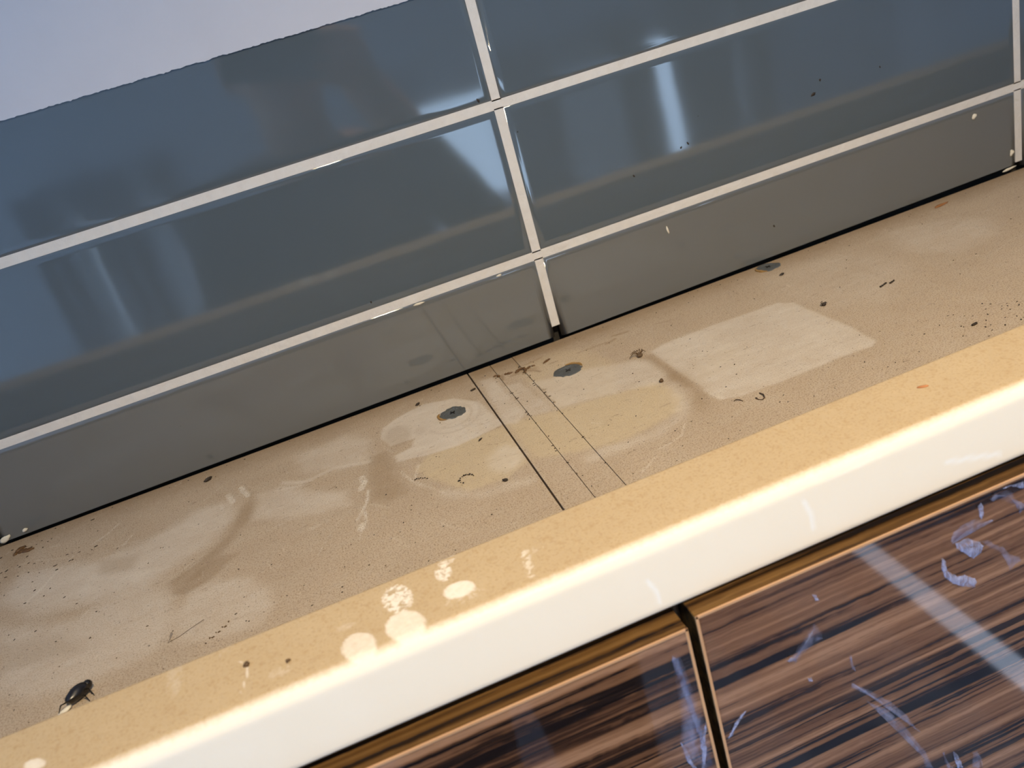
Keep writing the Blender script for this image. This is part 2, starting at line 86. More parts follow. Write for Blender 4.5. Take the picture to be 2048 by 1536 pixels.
def empty(name, origin, label=None, cat=None, group=None):
    o = bpy.data.objects.new(name, None); COL.objects.link(o)
    o.location = (origin[0], origin[1], origin[2] + OZ); o['_o'] = tuple(origin)
    o.empty_display_size = 0.02
    if label: tag(o, label, cat, group)
    return o

def tag(o, label, cat, group=None, kind=None):
    o['label'] = label; o['category'] = cat
    if group: o['group'] = group
    if kind: o['kind'] = kind
    return o

def box_bm(lo, hi, bev=0.0, seg=2, bm=None):
    bm2 = bmesh.new()
    bmesh.ops.create_cube(bm2, size=1)
    s = [hi[i] - lo[i] for i in range(3)]; c = [(hi[i] + lo[i]) / 2 for i in range(3)]
    bmesh.ops.scale(bm2, vec=s, verts=bm2.verts)
    bmesh.ops.translate(bm2, vec=c, verts=bm2.verts)
    if bev > 0:
        bmesh.ops.bevel(bm2, geom=bm2.edges[:], offset=bev, segments=seg, profile=0.6, affect='EDGES')
    if bm is None:
        return bm2
    me = bpy.data.meshes.new('t'); bm2.to_mesh(me); bm2.free(); bm.from_mesh(me); bpy.data.meshes.remove(me)
    return bm

def box(name, lo, hi, mat, parent=None, bev=0.0, seg=2, smooth=False, origin=None):
    o = origin if origin is not None else tuple((lo[i] + hi[i]) / 2 for i in range(3))
    return bmobj(name, box_bm(lo, hi, bev, seg), mat, parent, o, smooth)

def tube_bm(pts, r, n=6, bm=None, taper=None):
    bm = bm or bmesh.new()
    pts = [Vector(p) for p in pts]; rings = []
    for i, p in enumerate(pts):
        d = (pts[min(i + 1, len(pts) - 1)] - pts[max(i - 1, 0)]).normalized()
        a = d.orthogonal().normalized(); b = d.cross(a)
        rr = r * (taper[i] if taper else 1.0)
        rings.append([bm.verts.new(p + (a * math.cos(2 * math.pi * k / n) + b * math.sin(2 * math.pi * k / n)) * rr) for k in range(n)])
    for i in range(len(rings) - 1):
        # align ring i+1 to ring i
        A, Bq = rings[i], rings[i + 1]
        off = min(range(n), key=lambda s: (A[0].co - Bq[s].co).length)
        rev = (A[1].co - Bq[(off + 1) % n].co).length > (A[1].co - Bq[(off - 1) % n].co).length
        Bq = [Bq[(off + (-k if rev else k)) % n] for k in range(n)]; rings[i + 1] = Bq
        for k in range(n):
            bm.faces.new((A[k], A[(k + 1) % n], Bq[(k + 1) % n], Bq[k]))
    bm.faces.new(rings[0][::-1]); bm.faces.new(rings[-1])
    bmesh.ops.recalc_face_normals(bm, faces=bm.faces[:])
    return bm

def lump_bm(c, s, sub=2, amp=0.2, rot=0.0, bm=None, flat=None, seed=0):
    b2 = bmesh.new(); bmesh.ops.create_icosphere(b2, subdivisions=sub, radius=1)
    r = random.Random(seed); ph = [r.uniform(0, 6.28) for _ in range(6)]
    for v in b2.verts:
        p = v.co
        k = 1 + amp * (math.sin(2.3 * p.x + ph[0]) * math.sin(3.1 * p.y + ph[1]) + 0.6 * math.sin(4.7 * p.z + 3 * p.x + ph[2]))
        v.co = p * k
    ca, sa = math.cos(rot), math.sin(rot)
    for v in b2.verts:
        x, y, z = v.co.x * s[0], v.co.y * s[1], v.co.z * s[2]
        v.co = Vector((c[0] + x * ca - y * sa, c[1] + x * sa + y * ca, c[2] + z))
    if bm is None:
        return b2
    me = bpy.data.meshes.new('t'); b2.to_mesh(me); b2.free(); bm.from_mesh(me); bpy.data.meshes.remove(me)
    return bm

# ------------------------------------------------------------------ node helpers
class NT:
    def __init__(self, name):
        self.m = bpy.data.materials.new(name); self.m.use_nodes = True
        self.t = self.m.node_tree; self.t.nodes.clear()
        self.out = self.n('ShaderNodeOutputMaterial')
        self.b = self.n('ShaderNodeBsdfPrincipled')
        self.l(self.b.outputs[0], self.out.inputs[0])
    def n(self, kind, **kw):
        x = self.t.nodes.new(kind)
        for k, v in kw.items(): setattr(x, k, v)
        return x
    def l(self, a, b): self.t.links.new(a, b)
    def put(self, sock, v):
        if hasattr(v, 'is_output') or isinstance(v, bpy.types.NodeSocket): self.l(v, sock)
        else: sock.default_value = v
    def coord(self, scale=(1, 1, 1)):
        tc = self.n('ShaderNodeTexCoord'); mp = self.n('ShaderNodeMapping')
        mp.inputs['Scale'].default_value = scale
        self.l(tc.outputs['Object'], mp.inputs['Vector']); return mp.outputs[0]
    def noise(self, vec, scale, detail=3, rough=0.55, dist=0.0):
        x = self.n('ShaderNodeTexNoise'); self.l(vec, x.inputs['Vector'])
        x.inputs['Scale'].default_value = scale; x.inputs['Detail'].default_value = detail
        x.inputs['Roughness'].default_value = rough; x.inputs['Distortion'].default_value = dist
        return x.outputs['Fac']
    def voro(self, vec, scale, out='Distance', rnd=1.0):
        x = self.n('ShaderNodeTexVoronoi'); self.l(vec, x.inputs['Vector'])
        x.inputs['Scale'].default_value = scale; x.inputs['Randomness'].default_value = rnd
        return x.outputs[out]
    def ramp(self, fac, stops, interp='LINEAR'):
        x = self.n('ShaderNodeValToRGB'); cr = x.color_ramp; cr.interpolation = interp
        while len(cr.elements) < len(stops): cr.elements.new(0.5)
        for e, (p, c) in zip(cr.elements, stops):
            e.position = p; e.color = (c[0], c[1], c[2], 1) if not isinstance(c, (int, float)) else (c, c, c, 1)
        self.l(fac, x.inputs[0]); return x.outputs[0]
    def mix(self, fac, a, b, mode='MIX'):
        x = self.n('ShaderNodeMix', data_type='RGBA', blend_type=mode)
        self.put(x.inputs[0], fac)
        for s, v in ((x.inputs[6], a), (x.inputs[7], b)):
            if isinstance(v, tuple): s.default_value = (v[0], v[1], v[2], 1)
            else: self.l(v, s)
        return x.outputs[2]
    def math(self, op, a, b=0.0, clamp=False):
        x = self.n('ShaderNodeMath', operation=op); x.use_clamp = clamp
        self.put(x.inputs[0], a); self.put(x.inputs[1], b); return x.outputs[0]
    def maprange(self, v, a, b, c=0.0, d=1.0):
        x = self.n('ShaderNodeMapRange'); x.clamp = True
        self.l(v, x.inputs[0])
        for i, q in enumerate((a, b, c, d)): x.inputs[1 + i].default_value = q
        return x.outputs[0]
    def bump(self, h, strength=0.2, dist=0.001):
        x = self.n('ShaderNodeBump'); x.inputs['Strength'].default_value = strength
        x.inputs['Distance'].default_value = dist; self.l(h, x.inputs['Height'])
        self.l(x.outputs[0], self.b.inputs['Normal']); return x
    def set(self, **kw):
        for k, v in kw.items():
            s = self.b.inputs[k.replace('_', ' ')]
            if isinstance(v, tuple) and len(v) == 3: v = (v[0], v[1], v[2], 1)
            self.put(s, v)
        return self

def plain(name, col, rough=0.5, metal=0.0, var=0.12, scale=40, bump=0.0, **kw):
    M = NT(name); v = M.coord(); f = M.noise(v, scale, 3)
    c = M.mix(f, tuple(x * (1 - var) for x in col), tuple(min(1, x * (1 + var)) for x in col))
    M.set(Base_Color=c, Roughness=rough, Metallic=metal, **kw)
    if bump: M.bump(f, bump, 0.002)
    return M.m

def sep(M, attr):
    a = M.n('ShaderNodeAttribute'); a.attribute_name = attr
    s = M.n('ShaderNodeSeparateColor'); M.l(a.outputs['Color'], s.inputs[0])
    return s.outputs[0], s.outputs[1], s.outputs[2], a.outputs['Alpha']

# --- shelf board: dust-coated melamine; channels: r wiped clean, g greasy ochre, b brown grime, a bare scuffs
def shelf_mat():
    M = NT('dusty_board')
    v = M.coord()
    cl, oc, br, sx = sep(M, 'dirt')
    big = M.noise(v, 22, 4); fine = M.noise(v, 1250, 3, 0.7); mid = M.noise(v, 160, 4, 0.65)
    streak = M.noise(M.coord((16, 34, 1)), 2.2, 5, 0.62, 0.8)
    base = M.mix(big, (0.41, 0.315, 0.215), (0.52, 0.415, 0.295))
    base = M.mix(M.math('MULTIPLY', M.maprange(streak, .45, .7), .35), base, (0.50, 0.42, 0.31))
    warp = M.math('MULTIPLY', M.math('SUBTRACT', mid, .5), .55)
    warp2 = M.math('MULTIPLY', M.math('SUBTRACT', streak, .5), .7)
    def j(ch):
        on = M.maprange(ch, 0.02, 0.25)
        return M.math('ADD', ch, M.math('MULTIPLY', M.math('ADD', warp, warp2), on), True)
    occ = M.mix(mid, (0.50, 0.395, 0.235), (0.58, 0.465, 0.30))
    ccc = M.mix(streak, (0.56, 0.49, 0.39), (0.65, 0.575, 0.47))
    c = M.mix(j(oc), base, occ)
    c = M.mix(j(cl), c, ccc)
    c = M.mix(j(br), c, M.mix(mid, (0.20, 0.125, 0.055), (0.31, 0.215, 0.12)))
    c = M.mix(M.math('MULTIPLY', sx, M.maprange(mid, .3, .55)), c, (0.72, 0.66, 0.55))
    # grit: strong where dust still lies
    gritamt = M.math('SUBTRACT', 1.0, M.math('ADD', cl, M.math('MULTIPLY', oc, .8)), True)
    g = M.maprange(fine, .34, .50)
    gr = M.mix(M.math('MULTIPLY', M.math('SUBTRACT', 1.0, g), M.math('MULTIPLY', M.math('ADD', gritamt, .12), .95)), c, (0.23, 0.155, 0.085))
    vd = M.voro(v, 620); vc = M.voro(v, 620, 'Color')
    s = M.n('ShaderNodeSeparateColor'); M.l(vc, s.inputs[0])
    speck = M.math('MULTIPLY', M.math('LESS_THAN', vd, M.math('MULTIPLY', s.outputs[1], .26)), M.math('GREATER_THAN', s.outputs[0], .86))
    c2 = M.mix(M.math('MULTIPLY', speck, .75), gr, (0.07, 0.045, 0.025))
    # short fibres and scratches
    fv = M.coord((170, 900, 1)); fz = M.noise(fv, 1.0, 2, .5, 1.5)
    c3 = M.mix(M.math('MULTIPLY', M.maprange(fz, .64, .72), .5), c2, (0.16, 0.105, 0.055))
    fl = M.noise(M.coord((260, 130, 1)), 1.0, 3, .6, 2.0)
    c4 = M.mix(M.math('MULTIPLY', M.maprange(fl, .66, .74), .4), c3, (0.66, 0.58, 0.45))
    M.set(Base_Color=c4, Roughness=M.math('SUBTRACT', .62, M.math('MULTIPLY', cl, .18)))
    h = M.math('ADD', M.math('MULTIPLY', fine, M.math('ADD', gritamt, .1)), M.math('MULTIPLY', sx, -.6))
    M.bump(h, 0.35, 0.0006)
    return M.m

def cornice_mat():
    M = NT('cream_gloss_with_dust')
    v = M.coord()
    du, sp, dr, al = sep(M, 'dust')
    n1 = M.noise(v, 420, 4, .65); n2 = M.noise(v, 45, 3); n3 = M.noise(v, 800, 3)
    sponge = M.maprange(M.noise(v, 330, 3, .6, .6), .40, .56)
    d = M.math('ADD', du, M.math('MULTIPLY', sp, M.math('SUBTRACT', 1.0, sponge)), True)
    edge = M.maprange(M.math('ADD', d, M.math('MULTIPLY', M.math('SUBTRACT', n1, .5), .5)), .12, .78)
    dust = M.mix(n2, (0.50, 0.37, 0.215), (0.565, 0.435, 0.265))
    dust = M.mix(M.math('MULTIPLY', M.maprange(n3, .52, .68), .5), dust, (0.40, 0.265, 0.135))
    n4 = M.noise(M.coord((1, .8, 1)), 240, 4, .7)
    dust = M.mix(M.math('MULTIPLY', M.maprange(n4, .54, .70), .55), dust, (0.44, 0.30, 0.155))
    dust = M.mix(M.math('MULTIPLY', M.maprange(n1, .55, .75), .35), dust, (0.63, 0.48, 0.28))
    cream = M.mix(n2, (0.86, 0.785, 0.65), (0.88, 0.805, 0.675))
    cream = M.mix(dr, cream, (0.90, 0.87, 0.80))
    c = M.mix(edge, cream, dust)
    M.set(Base_Color=c, Roughness=M.math('ADD', .09, M.math('MULTIPLY', M.maprange(du, 0.0, .22), .55)), Specular_IOR_Level=M.math('SUBTRACT', .30, M.math('MULTIPLY', M.maprange(du, .02, .25), .24)))
    M.bump(M.math('MULTIPLY', n3, edge), 0.3, 0.0005)
    return M.m

def tile_mat(name, lo, hi):
    M = NT(name)
    v = M.coord(); n = M.noise(v, 14, 2); f = M.noise(v, 260, 2)
    c = M.mix(n, lo, hi)
    vd = M.voro(v, 95); vc = M.voro(v, 95, 'Color'); s = M.n('ShaderNodeSeparateColor'); M.l(vc, s.inputs[0])
    dot = M.math('MULTIPLY', M.math('LESS_THAN', vd, .06), M.math('GREATER_THAN', s.outputs[0], .93))
    c = M.mix(dot, c, (0.05, 0.05, 0.05))
    M.set(Base_Color=c, Roughness=M.maprange(M.noise(v, 5, 3), .3, .7, .035, .075), IOR=1.72)
    M.bump(M.noise(v, 9, 2), 0.05, 0.004)
    return M.m

def zebrano(name, gloss, warm):
    M = NT(name)
    w = M.noise(M.coord((9, 4, 5)), 1.0, 3)
    wob = M.math('MULTIPLY', M.math('SUBTRACT', w, .5), .60)
    wob = M.math('ADD', wob, M.math('MULTIPLY', M.math('SUBTRACT', M.noise(M.coord((95, 10, 40)), 1.0, 2), .5), .22))
    def band(sx, sz, off, det, rg):
        tc = M.n('ShaderNodeTexCoord'); mp = M.n('ShaderNodeMapping'); mp.inputs['Scale'].default_value = (sx, sz, sz)
        mp.inputs['Location'].default_value = (off, off * 1.7, off * .6)
        M.l(tc.outputs['Object'], mp.inputs['Vector'])
        ad = M.n('ShaderNodeVectorMath', operation='ADD'); M.l(mp.outputs[0], ad.inputs[0])
        cb = M.n('ShaderNodeCombineXYZ'); M.l(M.math('MULTIPLY', wob, 1.0), cb.inputs[1]); M.l(M.math('MULTIPLY', wob, 1.0), cb.inputs[2])
        M.l(cb.outputs[0], ad.inputs[1])
        return M.noise(ad.outputs[0], 1.0, det, rg)
    a = band(2.0, 140, 3.1, 3, .62); b = band(3.6, 250, 9.7, 3, .6); c_ = band(70, 800, 5.0, 2, .6); e = band(2.2, 34, 1.2, 1, .5)
    k = warm
    col = M.ramp(M.math('ADD', M.math('MULTIPLY', a, .66), M.math('MULTIPLY', b, .34)),
                 [(.385, (.012 * k[0], .009 * k[1], .009 * k[2])), (.435, (.045 * k[0], .023 * k[1], .015 * k[2])), (.465, (.125 * k[0], .064 * k[1], .034 * k[2])),
                  (.53, (.185 * k[0], .098 * k[1], .053 * k[2])), (.61, (.31 * k[0], .178 * k[1], .105 * k[2]))])
    line = M.math('MULTIPLY', M.maprange(b, .438, .395), M.maprange(e, .30, .46))
    col = M.mix(M.math('MULTIPLY', line, .95), col, (.009, .007, .008))
    col = M.mix(M.math('MULTIPLY', M.maprange(c_, .52, .68), .4), col, M.mix(0.6, col, (.03, .016, .01)))
    M.set(Base_Color=col, Roughness=gloss, IOR=1.5, Specular_IOR_Level=.5 if gloss < .2 else .12)
    return M.m

M_SHELF = shelf_mat(); M_CORN = cornice_mat(); M_TILE = tile_mat('grey_glazed_tile', (.086, .107, .119), (.092, .113, .126)); M_TILE0 = tile_mat('lighter_grey_tile', (.120, .127, .124), (.131, .137, .133))  # bottom row tiles a little lighter and less blue
M_ZEB = zebrano('zebrano_gloss', 0.045, (1.0, .96, .95)); M_ZEBE = zebrano('zebrano_edge', 0.5, (.52, .49, .27))
M_BAND = plain('tan_edge_band', (0.52, 0.30, 0.155), 0.35)
M_CARC = plain('cream_carcass_board', (0.60, 0.53, 0.40), 0.6, scale=200)
M_GROUT = plain('cream_grout', (0.64, 0.61, 0.555), 0.85, var=.08, scale=180, bump=.5)
M_PLAST = plain('pale_lilac_wall_paint', (0.53, 0.53, 0.555), 0.75, var=.03, scale=60, bump=.15)
M_ROOM = plain('pale_blue_room_paint', (0.62, 0.72, 0.85), 0.85, var=.03, scale=6)
M_DARK = plain('dark_adhesive_bed', (0.03, 0.026, 0.02), 0.95)
M_FLOOR = plain('pale_floor_tile', (.58, .58, .60), .45, scale=4)
M_METAL = plain('dull_grey_metal', (0.095, 0.102, 0.10), 0.5, .2, var=.35, scale=900, bump=.4)
M_RUST = plain('rusty_chipped_rim', (0.30, 0.17, 0.05), .8, scale=600)
M_BLACK = plain('black_chitin', (0.010, 0.008, 0.007), 0.25, scale=900)
M_BROWN = plain('brown_crumb', (0.10, 0.058, 0.025), 0.7, var=.4, scale=900)
M_DKBR = plain('dark_dropping', (0.028, 0.018, 0.010), 0.7, var=.4, scale=900)
M_RUSTY = plain('orange_brown_flake', (0.30, 0.125, 0.035), .6, var=.3, scale=500)
M_RED = plain('reddish_flake', (0.50, 0.20, 0.07), .6, var=.3, scale=700)
M_CRUST = plain('brown_crust', (0.115, 0.055, 0.015), .5, var=.5, scale=500)
M_PALE = plain('pale_filler_fleck', (0.72, 0.66, 0.52), .8, scale=500)
M_HAIR = plain('brown_hair_strand', (0.09, 0.055, 0.03), .5)

# ------------------------------------------------------------------ dirt masks
def sdf(px, py, pts):
    pts = np.array(pts); d = np.full(px.shape, 1e9); ins = np.zeros(px.shape, bool)
    n = len(pts)
    for i in range(n):
        a = pts[i]; b = pts[(i + 1) % n]; e = b - a
        wx = px - a[0]; wy = py - a[1]
        t = np.clip((wx * e[0] + wy * e[1]) / (e @ e + 1e-12), 0, 1)
        d = np.minimum(d, np.hypot(wx - t * e[0], wy - t * e[1]))
        c = ((a[1] > py) != (b[1] > py)) & (px < (b[0] - a[0]) * (py - a[1]) / (b[1] - a[1] + 1e-15) + a[0])
        ins ^= c
    return np.where(ins, -d, d)

def dline(px, py, pts):
    pts = np.array(pts); d = np.full(px.shape, 1e9)
    for a, b in zip(pts[:-1], pts[1:]):
        e = b - a; wx = px - a[0]; wy = py - a[1]
        t = np.clip((wx * e[0] + wy * e[1]) / (e @ e + 1e-12), 0, 1)
        d = np.minimum(d, np.hypot(wx - t * e[0], wy - t * e[1]))
    return d

def cover(px, py, kind, w, f, pts):
    out = np.zeros(px.shape); p = np.array(pts); mg = w + f * 1.5 + .002
    k = (px > p[:, 0].min() - mg) & (px < p[:, 0].max() + mg) & (py > p[:, 1].min() - mg) & (py < p[:, 1].max() + mg)
    if not k.any(): return out
    d = sdf(px[k], py[k], pts) if kind == 'P' else dline(px[k], py[k], pts) - w
    t = np.clip(.5 - d / (2 * max(f, 1e-5)), 0, 1); out[k] = t * t * (3 - 2 * t)
    return out

def shelf_dirt(x, y):
    ch = np.zeros((4, len(x)))
    for kind, c, val, w, f, pts in SHELF_MARKS:
        q = cover(x, y, kind, w, max(f, .0007), pts) * val
        ch[c] = ch[c] + q * (1 - ch[c])
    for w, v, pts in GRIME:
        q = cover(x, y, 'L', w * 1.3, .0006, pts) * v
        ch[2] = np.maximum(ch[2], q); ch[0] *= 1 - q; ch[1] *= 1 - q
    near = np.clip(1 + y / .032, 0, 1) ** 1.2 * .78
    ch[2] = ch[2] + near * (1 - ch[2])
    ch[1] *= (1 - .7 * near); ch[0] *= (1 - .6 * near)
    return ch

def grid_axis(lo, hi, flo, fhi, step, coarse):
    a = [lo]; x = lo
    while x < hi - 1e-9:
        s = step if flo - 1e-9 <= x < fhi else coarse
        nx = x + s
        if x < flo < nx: nx = flo
        x = min(nx, hi); a.append(x)
    return np.array(a)

def board(name, x0, x1, parent, y0=-0.288, y1=-0.001, z1=0.0, th=0.016, step=.0011):
    xs = grid_axis(x0, x1, max(x0, -.43), min(x1, .43), step, .02)
    ys = grid_axis(y0, y1, -.215, y1, step, .01)
    nx, ny = len(xs), len(ys)
    X, Y = np.meshgrid(xs, ys, indexing='ij'); X = X.ravel(); Y = Y.ravel()
    V = np.stack([X, Y, np.full(X.shape, z1)], 1)
    I = np.arange(nx * ny).reshape(nx, ny)
    F = np.stack([I[:-1, :-1], I[1:, :-1], I[1:, 1:], I[:-1, 1:]], -1).reshape(-1, 4).tolist()
    ring = list(I[:, 0]) + list(I[-1, 1:]) + list(I[-2::-1, -1]) + list(I[0, -2:0:-1])
    base = len(V); low = V[ring].copy(); low[:, 2] = z1 - th
    V = np.concatenate([V, low]); n = len(ring)
    for i in range(n):
        F.append([int(ring[i]), base + i, base + (i + 1) % n, int(ring[(i + 1) % n])])
    F.append([base + i for i in range(n)][::-1])
    org = ((x0 + x1) / 2, (y0 + y1) / 2, z1)
    o = obj(name, V, F, M_SHELF, parent, org)
    ch = shelf_dirt(V[:, 0], V[:, 1]); ch[:, base:] *= .3
    at = o.data.color_attributes.new('dirt', 'FLOAT_COLOR', 'POINT')
    at.data.foreach_set('color', ch.T.astype(np.float32).ravel())
    return o

# ------------------------------------------------------------------ the room
def struct(o):
    o['kind'] = 'structure'; return o
XL, XR, YF = -2.2, 2.6, -3.0
ZF, ZC = -OZ, 0.95
struct(box('floor', (XL, YF - .1, ZF - .1), (XR, .1, ZF), M_FLOOR, origin=(0, 0, ZF)))
struct(box('ceiling', (XL, YF - .1, ZC), (XR, .1, ZC + .08), M_ROOM))
W3 = (-2.8, -.55, -1.3, .30)          # y0, y1, z0, z1 of a side window added to brighten the room
bm = bmesh.new()
for lo, hi in (((YF - .1, ZF), (W3[0], ZC)), ((W3[1], ZF), (.1, ZC)), ((W3[0], ZF), (W3[1], W3[2])), ((W3[0], W3[3]), (W3[1], ZC))):
    box_bm((XL - .1, lo[0], lo[1]), (XL, hi[0], hi[1]), 0, 1, bm)
struct(bmobj('wall_left', bm, M_ROOM, None, (XL, -1.5, 0)))
struct(box('wall_right', (XR, YF - .1, ZF), (XR + .1, .1, ZC), M_ROOM))

# wall behind the cabinets: masonry bed, plaster above the tiles, grout and single tiles
PITCH, TB, TOP, JW, TW = .1033, .0642, .2407, .0047, .3962
wall = struct(box('wall_back', (XL, .008, ZF), (XR, .1, ZC), M_DARK, origin=(0, .05, 0)))
def plaster():
    # painted plaster whose lower edge laps the tiles with a ragged paint line
    xs = np.concatenate([[XL, -1.0], np.arange(-.55, .62, .0012), [1.0, XR]])
    r = np.random.default_rng(3)
    j = np.cumsum(r.normal(0, .00016, len(xs))); j -= np.convolve(j, np.ones(14) / 14, 'same'); j[:2] = 0; j[-2:] = 0
    j = np.where(np.abs(xs + .05) < .45, j, 0) + r.normal(0, .00012, len(xs))
    z0 = TOP - .0008 + np.clip(j, -.0007, .0007)
    n = len(xs); V = []; 
    for x, z in zip(xs, z0): V.append((x, -.0009, z))
    for x in xs: V.append((x, -.0009, ZC))
    for x, z in zip(xs, z0): V.append((x, .0079, z))
    for x in xs: V.append((x, .0079, ZC))
    F = []
    for i in range(n - 1):
        F.append((i, i + 1, n + i + 1, n + i)); F.append((2 * n + i + 1, 2 * n + i, 3 * n + i, 3 * n + i + 1)); F.append((i + 1, i, 2 * n + i, 2 * n + i + 1))
    obj('plaster', V, F, M_PLAST, wall, (0, .004, TOP + .1))
plaster()
def grout():
    bm = bmesh.new()
    # one relief sheet behind the joints, cut off above the shelf where the filler has fallen out
    box_bm((-1.0, .0012, .0105), (1.0, .0079, TOP - .001), 0, 1, bm)
    h = JW / 2
    for xj in (-TW * 2, -TW, 0, TW, TW * 2):
        for z0, z1 in ((.006 if abs(xj) > .01 else .0105, TB - h), (TB + h, TB + PITCH - h), (TB + PITCH + h, TOP - .001)):
            box_bm((xj - h - .0008, .0007, z0), (xj + h + .0008, .0011, z1), 0, 1, bm)
    for zj in (TB, TB + PITCH):
        box_bm((-1.0, .0007, zj - h - .0008), (1.0, .0011, zj + h + .0008), 0, 1, bm)
    bmobj('grout', bm, M_GROUT, wall, (0, .004, .1))
grout()
tiles = {}
def tile(ix, row):
    x0, x1 = ix * TW + JW / 2, (ix + 1) * TW - JW / 2
    z0, z1 = ((.0014, TB - JW / 2), (TB + JW / 2, TB + PITCH - JW / 2), (TB + PITCH + JW / 2, TOP))[row]
    bm = bmesh.new()
    # pillowed face: flat field with a rounded rim
    r = .0028; prof = [(0, .0079), (0, .0022), (.0004, .0011), (.0012, .00048), (.0024, .00018), (.0042, .00003), (.0056, 0)]
    rings = []
    for ins, y in prof:
        zi0 = z0 + (ins if row > 0 else min(ins, .0004)); zi1 = z1 - (ins if row < 2 else min(ins, .0004))
        rings.append([bm.verts.new(c) for c in ((x0 + ins, y, zi0), (x1 - ins, y, zi0), (x1 - ins, y, zi1), (x0 + ins, y, zi1))])
    for a, b in zip(rings[:-1], rings[1:]):
        for k in range(4): bm.faces.new((a[k], a[(k + 1) % 4], b[(k + 1) % 4], b[k]))
    bm.faces.new(rings[-1]); bm.faces.new(rings[0][::-1])
    # slight twist so that every tile mirrors the room a little differently
    rr = random.Random(ix * 7 + row); tx, tz = rr.uniform(-.0003, .0003), rr.uniform(-.0003, .0003)
    for v in bm.verts:
        if v.co.y < .004: v.co.y += tx * (v.co.x - (x0 + x1) / 2) / .2 + tz * (v.co.z - (z0 + z1) / 2) / .05
    if row == 0:                                                    # the cut lower edge runs slightly out of level
        for v in bm.verts:
            if v.co.z < .004: v.co.z += {-1: .0012, 0: .0030}.get(ix, .001) * max(0, (v.co.x - x0) / (x1 - x0)) ** 2
    bmesh.ops.recalc_face_normals(bm, faces=bm.faces[:])
    o = bmobj('tile', bm, M_TILE0 if row == 0 else M_TILE, wall, ((x0 + x1) / 2, 0, (z0 + z1) / 2), smooth=True)
    md = o.modifiers.new('wn', 'WEIGHTED_NORMAL'); md.keep_sharp = False; md.weight = 100
    tiles[(ix, row)] = o
for ix in (-2, -1, 0, 1):
    for row in range(3): tile(ix, row)

# opposite wall with the two windows; daylight and sun come through their gaps
W1 = (.26, 1.92, -1.75, -.06); W2 = (-1.06, -.58, -1.75, -.06)
def wall_front():
    bm = bmesh.new(); y0, y1 = YF - .1, YF
    xs = [XL, W2[0], W2[1], W1[0], W1[1], XR]
    for i in range(5):
        if i in (1, 3):
            box_bm((xs[i], y0, ZF), (xs[i + 1], y1, W1[2]), 0, 1, bm); box_bm((xs[i], y0, W1[3]), (xs[i + 1], y1, ZC), 0, 1, bm)
        else: box_bm((xs[i], y0, ZF), (xs[i + 1], y1, ZC), 0, 1, bm)
    struct(bmobj('wall_front', bm, M_ROOM, None, (0, YF - .05, 0)))
wall_front()
M_FRAME = plain('white_window_frame', (.75, .77, .8), .4)
M_CURT = NT('grey_curtain'); M_CURT.set(Base_Color=M_CURT.mix(M_CURT.noise(M_CURT.coord((60, 60, 2)), 1.0), (.20, .22, .27), (.27, .29, .34)), Roughness=.9); M_CURT = M_CURT.m
M_SHEER = NT('sheer_curtain'); M_SHEER.set(Base_Color=M_SHEER.mix(M_SHEER.noise(M_SHEER.coord((90, 90, 2)), 1.0), (.5, .55, .62), (.62, .66, .72)), Roughness=.9, Alpha=.80); M_SHEER = M_SHEER.m
M_GLASS = NT('window_glass'); M_GLASS.set(Base_Color=(.95, .97, 1.0), Roughness=.0, Alpha=.06); M_GLASS = M_GLASS.m
def window(n, w, mull):
    f = bmesh.new(); t = .05
    for lo, hi in (((w[0], w[2]), (w[0] + t, w[3])), ((w[1] - t, w[2]), (w[1], w[3])), ((w[0], w[2]), (w[1], w[2] + t)), ((w[0], w[3] - t), (w[1], w[3]))):
        box_bm((lo[0], YF - .08, lo[1]), (hi[0], YF - .02, hi[1]), 0, 1, f)
    for x in mull: box_bm((x - .02, YF - .075, w[2]), (x + .02, YF - .025, w[3]), 0, 1, f)
    o = struct(bmobj('window_%d' % n, f, M_FRAME, None, ((w[0] + w[1]) / 2, YF - .05, w[2])))
    box('pane', (w[0] + t, YF - .052, w[2] + t), (w[1] - t, YF - .048, w[3] - t), M_GLASS, o)
    return o
window(1, W1, (.85, 1.34)); window(2, W2, ())
def curtain(x0, x1, mat, label, y=-2.955, ztop=None):
    n = max(6, int((x1 - x0) / .012)); V = []; F = []
    for i in range(n + 1):
        x = x0 + (x1 - x0) * i / n; d = .018 * math.sin(x * 95) + .006 * math.sin(x * 37)
        for z in (W1[2] - .15, (W1[3] + .08 if ztop is None else ztop)): V.append((x, y + d, z))
        for z in (W1[2] - .15, (W1[3] + .08 if ztop is None else ztop)): V.append((x, y + d + .003, z))
    for i in range(n):
        a, b = 4 * i, 4 * i + 4
        F += [(a, b, b + 1, a + 1), (a + 2, a + 3, b + 3, b + 2), (a, a + 2, b + 2, b), (a + 1, b + 1, b + 3, a + 3)]
    F += [(0, 1, 3, 2), (4 * n, 4 * n + 2, 4 * n + 3, 4 * n + 1)]
    tag(obj('curtain', V, F, mat, None, ((x0 + x1) / 2, y, W1[2] - .15), True), label, 'curtain')
